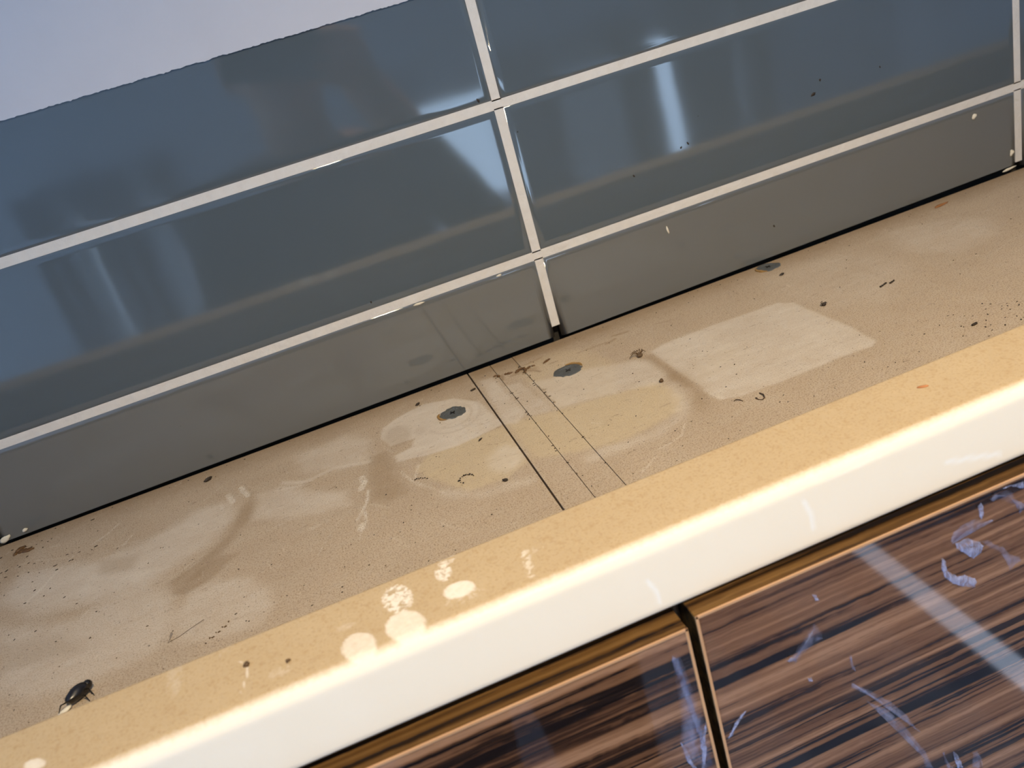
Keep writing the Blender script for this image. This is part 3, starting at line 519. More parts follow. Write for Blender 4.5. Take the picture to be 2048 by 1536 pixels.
for a, b, mt, lb in ((.22, .36, M_CURT, 'narrow grey curtain at the left end of the wide window'),
                     (.72, .97, M_CURT, 'grey curtain panel between the two broad gaps of the wide window'),
                     (.97, 1.25, M_SHEER, 'pale sheer curtain panel in the middle of the wide window'),
                     (1.25, 1.41, M_CURT, 'grey curtain left of the narrow sunlit gap of the wide window'),
                     (1.50, 1.78, M_CURT, 'grey curtain right of the narrow sunlit gap of the wide window'),
                     (1.80, 1.96, M_CURT, 'narrow grey curtain at the right end of the wide window'),
                     (-1.10, -.97, M_CURT, 'grey curtain at the left side of the small window'),
                     (-.90, -.70, M_CURT, 'grey curtain across the middle of the small window'),
                     (-.62, -.54, M_CURT, 'thin grey curtain at the right side of the small window')):
    curtain(a, b, mt, lb)
curtain(.34, .74, M_SHEER, 'added half height sheer dimming the first gap of the wide window', -2.93, -.50)  # sheer added to dim the sun patch from this gap
curtain(1.77, 1.81, M_SHEER, 'added strip of sheer dimming the gap near the right end of the wide window', -2.93)  # this and the next strips are added to weaken light through narrow gaps
curtain(-.97, -.90, M_SHEER, 'added strip of sheer dimming the gap left of the middle panel of the small window', -2.93)
curtain(-.70, -.62, M_SHEER, 'added strip of sheer dimming the gap right of the middle panel of the small window', -2.93)
f = bmesh.new(); t = .05  # unseen extra window in the left wall, added for fill light
for lo, hi in (((W3[0], W3[2]), (W3[0] + t, W3[3])), ((W3[1] - t, W3[2]), (W3[1], W3[3])), ((W3[0], W3[2]), (W3[1], W3[2] + t)), ((W3[0], W3[3] - t), (W3[1], W3[3])), ((-1.70, W3[2]), (-1.65, W3[3]))):
    box_bm((XL - .08, lo[0], lo[1]), (XL - .02, hi[0], hi[1]), 0, 1, f)
w3 = struct(bmobj('window_3', f, M_FRAME, None, (XL - .05, -1.67, W3[2])))  # the added side window, there only for fill light
box('pane', (XL - .052, W3[0] + t, W3[2] + t), (XL - .048, W3[1] - t, W3[3] - t), M_GLASS, w3)  # pane of the added side window
pd = bpy.data.lights.new('window_portal', 'AREA'); pd.shape = 'RECTANGLE'; pd.size = W3[1] - W3[0]; pd.size_y = W3[3] - W3[2]; pd.cycles.is_portal = True
po = bpy.data.objects.new('window_portal', pd); COL.objects.link(po)
po.location = (XL - .11, (W3[0] + W3[1]) / 2, (W3[2] + W3[3]) / 2 + OZ); po.rotation_euler = Vector((1, 0, 0)).to_track_quat('-Z', 'Z').to_euler()
for w in (W1, W2):
    pd = bpy.data.lights.new('window_portal', 'AREA'); pd.shape = 'RECTANGLE'; pd.size = w[1] - w[0]; pd.size_y = w[3] - w[2]
    pd.cycles.is_portal = True
    po = bpy.data.objects.new('window_portal', pd); COL.objects.link(po)
    po.location = ((w[0] + w[1]) / 2, YF - .11, (w[2] + w[3]) / 2 + OZ); po.rotation_euler = Vector((0, 1, 0)).to_track_quat('-Z', 'Z').to_euler()

# ceiling downlight: the warm lamp of the room
dl = empty('downlight', (LAMP_POS[0], LAMP_POS[1], ZC), 'round recessed ceiling downlight with a warm white lens', 'lamp')
bm = bmesh.new(); seg = 32; R = [.045, .036, .034]; Zs = [ZC - .0005, ZC - .006, ZC - .0005]
rings = [[bm.verts.new((LAMP_POS[0] + r * math.cos(6.2832 * k / seg), LAMP_POS[1] + r * math.sin(6.2832 * k / seg), z)) for k in range(seg)] for r, z in zip(R, Zs)]
for a, b in zip(rings[:-1], rings[1:]):
    for k in range(seg): bm.faces.new((a[k], a[(k + 1) % seg], b[(k + 1) % seg], b[k]))
bmobj('bezel', bm, M_FRAME, dl, (LAMP_POS[0], LAMP_POS[1], ZC), True)
bm = bmesh.new(); bmesh.ops.create_circle(bm, cap_ends=True, radius=.034, segments=32)
bmesh.ops.translate(bm, vec=(LAMP_POS[0], LAMP_POS[1], ZC - .002), verts=bm.verts)
ML = NT('lamp_lens'); ML.set(Base_Color=(1, .9, .7), Emission_Color=(1, .8, .55), Emission_Strength=6.0)
bmobj('lens', bm, ML.m, dl, (LAMP_POS[0], LAMP_POS[1], ZC))
sp = bpy.data.lights.new('downlight_beam', 'SPOT'); sp.energy = LAMP_W; sp.color = LAMP_COL; sp.spot_size = math.radians(86); sp.spot_blend = 1.0; sp.shadow_soft_size = .03
so = bpy.data.objects.new('downlight_beam', sp); COL.objects.link(so); so.parent = dl
so.location = (0, 0, LAMP_POS[2] - ZC); so.rotation_euler = (math.radians(20), 0, 0)

# ------------------------------------------------------------------ wall cabinets
XA0, XA1, XB, XC = -.0719, -.0708, -.0544, -.0375
CH = .72
def cabinet(x0, x1, label, tops, doorx):
    r = empty('wall_cabinet', ((x0 + x1) / 2, -.145, -CH), label, 'cabinet', None)
    for nm, a, b, z in tops: board(nm, a, b, r, z1=z)
    for a, b in ((x0, x0 + .016), (x1 - .016, x1)):
        box('side_panel', (a, -.287, -CH), (b, -.001, -.0162), M_CARC, r)
    box('bottom_panel', (x0 + .0162, -.287, -CH), (x1 - .0162, -.001, -CH + .016), M_CARC, r)
    box('back_panel', (x0 + .0162, -.012, -CH + .0162), (x1 - .0162, -.004, -.0165), M_CARC, r)
    d0, d1, yf, zt = doorx
    door = box('door', (d0, yf + .0004, -CH - .003), (d1, yf + .0186, zt), M_ZEB, r, .0003, 1, origin=((d0 + d1) / 2, yf, -.36))
    door.data.materials.append(M_ZEBE)
    for p in door.data.polygons:
        if abs(p.normal.y) < .5: p.material_index = 1
    e = .0013
    bm = bmesh.new()
    for lo, hi in (((d0, zt - e), (d1, zt)), ((d0, -CH - .003), (d0 + e, zt)), ((d1 - e, -CH - .003), (d1, zt)), ((d0, -CH - .003), (d1, -CH - .003 + e))):
        box_bm((lo[0], yf - .0001, lo[1]), (hi[0], yf + .0006, hi[1] + .0001), .0002, 2, bm)
    bmobj('edge_band', bm, M_BAND, door, ((d0 + d1) / 2, yf, -.36))
    return r, door
GAPL, GAPR = -.0565, -.0523
cabL, doorL = cabinet(-.78, XA0, 'left wall cabinet with dusty scuffed beige top and striped gloss wood door',
               [('top_panel', -.78, XA0, 0.0)], (-.778, GAPL, -.3068, -.0048))
cabR, doorR = cabinet(XA1, .78, 'right wall cabinet with wiped rectangle on its dusty top and striped gloss wood door',
               [('side_edge', XA1, XB - .00022, 0.0), ('filler_strip', XB + .00022, XC - .0002, -.0001), ('top_panel', XC + .0002, .78, 0.0)], (GAPR, .778, -.3060, -.0020))
# pale carcass edge seen down the gap between the doors
box('bumper_strip', (-.0549, -.2895, -.05), (-.0538, -.2875, -.004), M_CARC, cabR)

DBG = False
# room reflections painted as bluish translucent patches on the gloss doors
def reflection_mat(name, lo, hi, c0, c1, sc, bump):
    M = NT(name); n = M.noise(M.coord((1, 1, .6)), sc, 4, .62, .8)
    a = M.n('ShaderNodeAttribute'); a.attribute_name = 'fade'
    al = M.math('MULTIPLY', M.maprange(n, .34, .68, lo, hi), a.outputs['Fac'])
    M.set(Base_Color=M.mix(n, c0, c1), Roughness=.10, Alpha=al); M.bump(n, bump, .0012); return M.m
M_REFL = reflection_mat('painted_reflection', .12, .68, (.30, .38, .75), (.62, .68, .95), 240, .8)
M_REFL_FAINT = reflection_mat('faint_painted_reflection', .04, .34, (.30, .36, .68), (.50, .54, .80), 120, .3)
def reflection_patch(pts, door, yf, mat, h=.00035, soft=.0016):
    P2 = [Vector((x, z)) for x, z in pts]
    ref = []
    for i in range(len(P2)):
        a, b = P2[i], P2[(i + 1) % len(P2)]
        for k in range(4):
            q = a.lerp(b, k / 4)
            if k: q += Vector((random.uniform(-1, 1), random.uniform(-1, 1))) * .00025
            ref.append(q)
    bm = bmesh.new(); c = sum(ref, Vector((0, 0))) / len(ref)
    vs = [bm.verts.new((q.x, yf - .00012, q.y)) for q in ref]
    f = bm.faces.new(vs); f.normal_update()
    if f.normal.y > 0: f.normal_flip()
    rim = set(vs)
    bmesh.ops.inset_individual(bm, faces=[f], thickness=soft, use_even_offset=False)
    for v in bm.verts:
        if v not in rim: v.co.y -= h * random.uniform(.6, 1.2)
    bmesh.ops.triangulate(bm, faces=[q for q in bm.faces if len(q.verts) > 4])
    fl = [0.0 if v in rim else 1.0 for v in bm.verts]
    if DBG: print('reflection_patch', len(bm.verts), sum(fl), min(v.co.y for v in bm.verts), yf)
    o = bmobj('reflection_patch', bm, mat, door, (c.x, yf, c.y), True)
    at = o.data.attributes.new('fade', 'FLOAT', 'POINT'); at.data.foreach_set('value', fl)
FAINT = {'rim', 'crest', 'left_sheen', 'cloud', 'loop', 'arc', 'arc2', 'tail', 'glint', 'glint3'}
for k, pts in DOOR_REFLECTIONS.items():
    left = k in ('left_sheen', 'wisp', 'wisp2')
    reflection_patch([(min(x, GAPL - .0016) if left else max(x, GAPR + .0015), min(z, -.007 if left else -.0042)) for x, z in pts], doorL if left else doorR, -.3068 if left else -.3060, M_REFL_FAINT if k in FAINT else M_REFL, soft=.0025 if k in ('left_sheen', 'cloud', 'crest') else (.0008 if k in FAINT else .0004))

# ------------------------------------------------------------------ cornice along the cabinet fronts
def cornice():
    yb, yf, zb, zt, r = -.2554, -.2982, .0002, .0340, .0062
    prof = [(yb, zb)] + [(yb, z) for z in np.linspace(.004, zt - .0012, 6)] + [(yb - .0004, zt - .0003), (yb - .0012, zt)]
    prof += [(y, zt) for y in np.linspace(yb - .002, yf + r, 32)]
    prof += [(yf + r - r * math.sin(a), zt - r + r * math.cos(a)) for a in np.linspace(.16, math.pi / 2, 9)]
    prof += [(yf, z) for z in np.linspace(zt - r - .001, zb + .001, 14)] + [(yf + .0006, zb), (yf + .008, zb)]
    prof = np.array(prof); m_ = len(prof)
    xs = grid_axis(-.80, .80, -.36, .30, .0012, .02); n = len(xs)
    V = np.zeros((n, m_, 3)); V[:, :, 0] = xs[:, None]; V[:, :, 1] = prof[None, :, 0]; V[:, :, 2] = prof[None, :, 1]
    V = V.reshape(-1, 3); I = np.arange(n * m_).reshape(n, m_)
    F = np.stack([I[:-1, :-1], I[:-1, 1:], I[1:, 1:], I[1:, :-1]], -1).reshape(-1, 4).tolist()
    F += [(int(I[i, -1]), int(I[i, 0]), int(I[i + 1, 0]), int(I[i + 1, -1])) for i in range(n - 1)]
    F += [[int(q) for q in I[0][::-1]], [int(q) for q in I[-1]]]
    o = obj('cornice', V, F, M_CORN, None, (0, -.277, 0), True)
    o.data.polygons.foreach_set('use_smooth', [True] * (len(F) - 2) + [False] * 2)
    x, y, z = V.T
    # dust lies on what faces up and thins out over the rounded front
    lay = np.clip((y - (yf + .0002)) / .0072, 0, 1); lay = lay * lay * (3 - 2 * lay); lay[z < zt - r * .96] = 0
    lay[(y > yb - .0006)] = .75
    sp_ = np.zeros(len(x)); dr = np.zeros(len(x))
    for kind, val, w, f, sponge, pts in CORNICE_MARKS:
        q = cover(x, y, kind, w, f, pts) * val * (z > .02)
        if sponge: sp_ = np.maximum(sp_, q * .75 * lay)
        lay = lay * (1 - q)
    front = z < .03
    for (x0, z0, x1, z1, w) in ((.0052, .0235, .0075, .0085, .0011), (-.0650, .0165, -.0625, .0045, .0010), (.072, .013, .098, .006, .0012)):
        d = dline(x, z, [(x0, z0), ((x0 + x1) / 2 + .0012, (z0 + z1) / 2), (x1, z1)])
        dr = np.maximum(dr, np.clip(1.4 - d / w, 0, 1) * front * (y < yf + .003))
    at = o.data.color_attributes.new('dust', 'FLOAT_COLOR', 'POINT')
    at.data.foreach_set('color', np.stack([lay, sp_, dr, np.ones(len(x))], 1).astype(np.float32).ravel())
    tag(o, 'long cream cornice moulding with ochre dust on top along the cabinet fronts', 'cornice')
cornice()

# ------------------------------------------------------------------ screws
def screw(x, y, rad, label, rim_a, cut=None):
    r = empty('screw', (x, y, 0), label, 'screw')
    rr = random.Random(int(x * 1e4)); n = 28
    prof = [rad * (1 + .09 * rr.uniform(-1, 1) + .05 * math.sin(3 * a + x * 90)) for a in [6.2832 * k / n for k in range(n)]]
    bm = bmesh.new()
    def ring(s, z): return [bm.verts.new((x + prof[k] * s * math.cos(6.2832 * k / n), y + .88 * prof[k] * s * math.sin(6.2832 * k / n), z)) for k in range(n)]
    a = ring(.98, .0000); b = ring(.95, .00045); c = ring(.62, .0006); d = ring(.58, .00035)
    for p, q in ((a, b), (b, c), (c, d)):
        for k in range(n): bm.faces.new((p[k], p[(k + 1) % n], q[(k + 1) % n], q[k]))
    bm.faces.new(d); bm.faces.new(a[::-1])
    bmesh.ops.recalc_face_normals(bm, faces=bm.faces[:])
    bmobj('head', bm, M_METAL, r, (x, y, 0))
    s = .0021
    bm = bmesh.new(); box_bm((x - s, y - .0004, .0003), (x + s, y + .0004, .00075), .0001, 1, bm); box_bm((x - .0004, y - s, .0003), (x + .0004, y + s, .00075), .0001, 1, bm)
    bmesh.ops.rotate(bm, cent=(x, y, 0), matrix=Matrix.Rotation(.5, 3, 'Z'), verts=bm.verts)
    bmobj('cross_slot', bm, M_BLACK, r, (x, y, 0))
    bm = bmesh.new()
    pts = []
    for k in range(10):
        t = rim_a + (k - 4.5) * .17; q = rad * 1.02
        pts.append((x + q * math.cos(t), y + .88 * q * math.sin(t), .0005))
    tube_bm(pts, .0009, 5, bm, [.3, .7, 1, 1.1, .8, 1, 1.1, .8, .5, .3])
    o = bmobj('rim', bm, M_RUST, r, (x, y, 0)); o['label'] = 'rusty ochre edge'
screw(-.0948, -.0538, .0094, 'dull grey screw head with crossed slot in the left cabinet top', 3.3)
screw(-.0138, -.0553, .0098, 'dull grey screw head beside the brown crust on the right cabinet top', .7)
screw(.1642, -.0098, .0090, 'dark screw head half under the tiles behind the wiped rectangle', 3.4)

# ------------------------------------------------------------------ dead insects, crumbs and flakes
def ground(c): return (c[0], c[1], 0.0)
fly = empty('dead_beetle', (-.3105, -.2010, 0), 'shiny black dead beetle lying against the back of the cornice', 'insect')
bm = lump_bm((-.3095, -.2000, .0034), (.0062, .0032, .0032), 3, .08, .75, seed=4)
lump_bm((-.3055, -.1962, .0034), (.0022, .0020, .0022), 2, .05, .75, bm, seed=5)
bmobj('body', bm, M_BLACK, fly, (-.3105, -.2010, 0), True)
bm = lump_bm((-.3150, -.2055, .0012), (.0035, .0018, .0006), 2, .15, .6, seed=6); w_ = bmobj('wing', bm, M_PALE, fly, (-.315, -.2055, 0), True); w_['label'] = 'pale papery wing'
for k, (dx, dy, ex, ey) in enumerate(((-.004, -.003, -.0085, -.0075), (.003, -.003, .0052, -.0052), (.004, .001, .0068, -.0022), (-.002, .003, -.005, .0048))):
    bm = tube_bm([(-.3095 + dx, -.2000 + dy, .0030), (-.3095 + (dx + ex) / 2, -.2 + (dy + ey) / 2, .0040), (-.3095 + ex, -.2 + ey, .0004)], .00035, 5, None, [1.2, 1, .5])
    bmobj('leg', bm, M_BLACK, fly, (-.3095, -.2, 0))

sp_ = empty('dead_spider', (.0295, -.0729, 0), 'small dead brown spider with curled legs beside the wiped rectangle', 'spider')
bmobj('body', lump_bm((.0300, -.0745, .0013), (.0021, .0017, .0013), 2, .1, .3, seed=8), M_BROWN, sp_, (.0295, -.0729, 0), True)
for k in range(7):
    a = .2 + k * .43; L = .0058 + .0022 * ((k * 37) % 5) / 4
    bm = tube_bm([(.03, -.0742, .0014), (.03 + .55 * L * math.cos(a), -.0742 + .55 * L * math.sin(a), .0036), (.03 + L * math.cos(a + .2), -.0742 + L * math.sin(a + .2), .0010)], .00032, 4, None, [1.2, 1, .5])
    bmobj('leg', bm, M_BROWN, sp_, (.03, -.0742, 0))
gn = empty('dead_gnat', (.1491, -.0994, 0), 'tiny dark dead gnat with one raised leg above the wiped rectangle', 'insect')
bmobj('body', lump_bm((.1491, -.1000, .0012), (.0018, .0012, .0012), 2, .15, .2, seed=3), M_DKBR, gn, (.1491, -.0994, 0), True)
for k, (ex, ey) in enumerate(((.0006, .0042), (-.0022, .0008), (.0026, .0004))):
    bmobj('leg', tube_bm([(.1491, -.1, .0014), (.1491 + ex * .6, -.1 + ey * .6, .0022), (.1491 + ex, -.1 + ey, .0008)], .00022, 4), M_DKBR, gn, (.1491, -.0994, 0))

def crumb(name, x, y, s, mat, label, cat, rot=0.0, z=0.0, amp=.22, group=None, sub=2):
    o = bmobj(name, lump_bm((x, y, z + s[2] * .8), s, sub, amp, rot, seed=int(abs(x) * 9e4)), mat, None, (x, y, z), True)
    return tag(o, label, cat, group)
crumb('seed', .0248, -.1170, (.0016, .0013, .0012), M_BROWN, 'round brown seed lying left of the wiped rectangle', 'seed', .9)
crumb('husk', .1848, -.1875, (.0022, .0009, .0008), M_DKBR, 'dark pointed husk near the cornice at the right end of the shelf', 'husk', .3)
crumb('flake', .3110, -.0141, (.0070, .0017, .0006), M_RUSTY, 'orange brown flake close to the tiles at the far right', 'flake', .22)
crumb('flake', .0835, -.2720, (.0025, .0008, .0004), M_RED, 'small reddish flake on top of the cornice at the right', 'flake', -.35, .034)
crumb('crumb', -.2571, -.0179, (.0030, .0012, .0012), M_DKBR, 'black double crumb near the tiles above the pale paint scuffs', 'crumb', .45)
crumb('dropping', -.0750, -.0314, (.0023, .0008, .0007), M_DKBR, 'elongated dark dropping left of the cabinet joint near the tiles', 'dropping', .2)
crumb('dropping', -.0885, -.1029, (.0019, .0005, .0005), M_DKBR, 'thin dark dropping on the yellowish stain of the left cabinet', 'dropping', .7)
crumb('crumb', -.0886, -.1582, (.0016, .0010, .0009), M_DKBR, 'hooked dark crumb on the left cabinet close to the joint', 'crumb', -.7)
crumb('crumb', -.1125, -.0219, (.0018, .0010, .0009), M_DKBR, 'dark crumb by the tiles left of the left screw', 'crumb', .5)
crumb('crumb', .1620, -.0315, (.0024, .0010, .0008), M_DKBR, 'dark crumb just in front of the half hidden screw', 'crumb', .3)
crumb('crumb', -.2184, -.2733, (.0012, .0011, .0009), M_BROWN, 'brown bead at the bend of the pale trail on the cornice', 'crumb', .3, .034)
crumb('crumb', -.2026, -.2809, (.0011, .0009, .0006), M_BROWN, 'brown speck on the cornice right of the pale trail', 'crumb', .3, .034)
def at(u): return u
def strand(pts, r, label, name='hair', z=.0005, mat=None):
    bm = tube_bm([(x, y, z + .0004 * math.sin(i * 1.3)) for i, (x, y) in enumerate(pts)], r, 5)
    tag(bmobj(name, bm, mat or M_HAIR, None, (pts[0][0], pts[0][1], z), True), label, 'hair')
strand([(.0588, -.1713), (.0592, -.1745), (.0581, -.1776), (.0562, -.1784), (.0548, -.1765), (.0545, -.1745)], .0004, 'short hooked brown hair in front of the wiped rectangle')
strand([(.0440, -.1693), (.0455, -.1690), (.0470, -.1703), (.0478, -.1722)], .00028, 'fine bent hair left of the hooked hair, below the wiped rectangle')
strand([(-.2700, -.1800), (-.2690, -.1770), (-.2685, -.1780), (-.2705, -.1838), (-.2650, -.1822), (-.2590, -.1795), (-.2530, -.1772)], .00011, 'long thin looped hair on the left cabinet top near the cornice')
# clusters
def cluster(name, label, cat, items, mat):
    r = empty(name, (items[0][0], items[0][1], 0), label, cat)
    for i, (x, y, s) in enumerate(items):
        bmobj('grain', lump_bm((x, y, s * .7), (s * random.uniform(1, 1.7), s, s * .8), 1, .25, random.uniform(0, 3), seed=i), mat, r, (x, y, 0), True)
cluster('crumb_cluster', 'short row of dark crumbs in the middle of the right shelf end', 'crumbs',
        [(.1880 + .0018 * k, -.1045 + .0007 * ((k * 5) % 4) , .0008 + .0003 * ((k * 3) % 3)) for k in range(7)], M_DKBR)
cluster('speck_ring', 'half ring of tiny black specks on the yellowish stain', 'crumbs',
        [(-.1066 + .0042 * math.cos(t), -.1408 + .0042 * math.sin(t), .00035 + .0003 * ((i * 7) % 3) / 2) for i, t in enumerate([.1, .5, .9, 1.2, 1.45, 1.7, 2.0, 2.4, 3.0, 3.5, 4.0])], M_DKBR)
cluster('speck_row', 'curved row of tiny black specks beside the crossed scratches', 'crumbs',
        [(-.1330 + .0011 * k, -.1205 - .0001 * k * k + .0006 * (k % 2), .00045) for k in range(7)], M_DKBR)
cluster('fuzz', 'brown fuzzy crumb heap on the left cabinet next to the cornice', 'fluff',
        [(-.2515 + .0010 * k + .0008 * ((k * 7) % 3), -.1965 + .0008 * k + .0011 * ((k * 5) % 3), .00042) for k in range(11)], M_BROWN)
# brown crust around the panel joints
def crust(name, label, spots, mat):
    r = empty(name, (spots[0][0], spots[0][1], 0), label, 'crust')
    for i, (x, y, a, b, t) in enumerate(spots):
        bmobj('flake', lump_bm((x, y, .0003), (a, b, .0006), 2, .35, t, seed=i + 20), mat, r, (x, y, 0), True)
crust('brown_crust', 'brown flaking crust straddling the two panel joints near the tiles',
      [(-.0385, -.0262, .0035, .0009, .3), (-.0415, -.0275, .0022, .0012, .9), (-.0365, -.0292, .0013, .0022, .2), (-.0335, -.0285, .0020, .0011, .4), (-.0300, -.0285, .0016, .0006, -.3),
       (-.0470, -.0262, .0018, .0012, .2), (-.0495, -.0250, .0012, .0008, 1.1), (-.0545, -.0245, .0012, .0016, .3), (-.0565, -.0225, .0014, .0009, -.5), (-.0205, -.0290, .0028, .0009, .45), (-.0180, -.0275, .0012, .0005, .2), (-.0375, -.0330, .0009, .0013, .4)], M_CRUST)
crust('stained_chip', 'curled dark brown chip at the far left foot of the tiles',
      [(-.3790, -.0165, .0040, .0022, 1.0), (-.3735, -.0215, .0046, .0018, -.25), (-.3770, -.0198, .0025, .0022, .2), (-.3805, -.0205, .0020, .0016, .6)], M_CRUST)
# pale filler on the tiles and along the foot of the wall
def fleck(ix, row, x, z, a, b, rot=0.0):
    t = tiles[(ix, row)]
    bm = lump_bm((0, 0, 0), (a, b, .0005), 2, .25, rot, seed=int(abs(x) * 1e4))
    bmesh.ops.rotate(bm, cent=(0, 0, 0), matrix=Matrix.Rotation(math.pi / 2, 3, 'X'), verts=bm.verts)
    bmesh.ops.translate(bm, vec=(x, -.0002, z), verts=bm.verts)
    o = bmobj('filler_fleck', bm, M_PALE, t, (x, 0, z), True); o['label'] = 'pale speck of filler'
fleck(-1, 0, -.3772, .0048, .0018, .0010, .3); fleck(-1, 0, -.3905, .0035, .0036, .0018, .35)
fleck(0, 0, .0966, .0501, .0007, .0030, .1); fleck(0, 0, .3560, .0532, .0022, .0020); fleck(0, 0, .3890, .0150, .0022, .0024); fleck(0, 0, .3860, .0030, .0060, .0010, .05)
fleck(-1, 0, -.0885, .0600, .0036, .0008, .05); fleck(-1, 0, -.0300, .0600, .0018, .0007)
def speck(ix, row, x, z, a, b, rot=.4):
    bm = lump_bm((0, 0, 0), (a, b, .0003), 1, .25, rot, seed=int(abs(x) * 1e4))
    bmesh.ops.rotate(bm, cent=(0, 0, 0), matrix=Matrix.Rotation(math.pi / 2, 3, 'X'), verts=bm.verts)
    bmesh.ops.translate(bm, vec=(x, -.0001, z), verts=bm.verts)
    o = bmobj('dirt_speck', bm, M_DKBR, tiles[(ix, row)], (x, 0, z), True); o['label'] = 'dark dirt speck'
for a_ in ((-1, 2, -.0119, .1733, .0008, .0014), (0, 1, .2301, .1165, .0008, .0011), (0, 1, .2235, .1085, .0024, .0010), (0, 1, .2788, .1117, .0006, .0010), (0, 0, .1792, .0253, .0007, .0010), (-1, 1, -.1180, .0721, .0006, .0010),
           (0, 1, .1180, .1030, .0009, .0008), (0, 1, .1235, .1042, .0007, .0012), (0, 1, .0800, .0950, .0006, .0012)): speck(*a_)
# fine loose grit that nobody could count, heavier along the wall and beside the cornice
def grit():
    bm = bmesh.new(); r = random.Random(11)
    spots = []
    for _ in range(330):
        x = r.uniform(-.40, .42); k = r.random()
        y = -.003 - abs(r.gauss(0, .010)) if k < .16 else (-.205 + abs(r.gauss(0, .03)) if k < .45 else r.uniform(-.21, -.004))
        spots.append((x, y, r.uniform(.00014, .00038), 1.2))
    for _ in range(60): spots.append((r.gauss(-.365, .03), r.gauss(-.055, .025), r.uniform(.0002, .00045), 2.0))
    for _ in range(40): spots.append((r.gauss(.205, .025), r.gauss(-.185, .012), r.uniform(.0002, .00045), 1.7))
    for xj in (XB, XC):
        for _ in range(22): spots.append((xj + r.gauss(0, .0008), -.02 - .16 * r.random() ** 1.6, r.uniform(.0002, .0004), 2.0))
    for x, y, s, el in spots:
        if y > -.002 or y < -.25: continue
        lump_bm((x, y, s * .5), (s * el * r.uniform(1, 1.8), s, s * .7), 1, .2, r.uniform(-.3, 1.2), bm, seed=r.randint(0, 999))
    o = bmobj('grit', bm, M_DKBR, None, (0, -.1, 0)); o['kind'] = 'stuff'
    tag(o, 'fine dark grit scattered over both cabinet tops', 'grit', None, 'stuff')
grit()

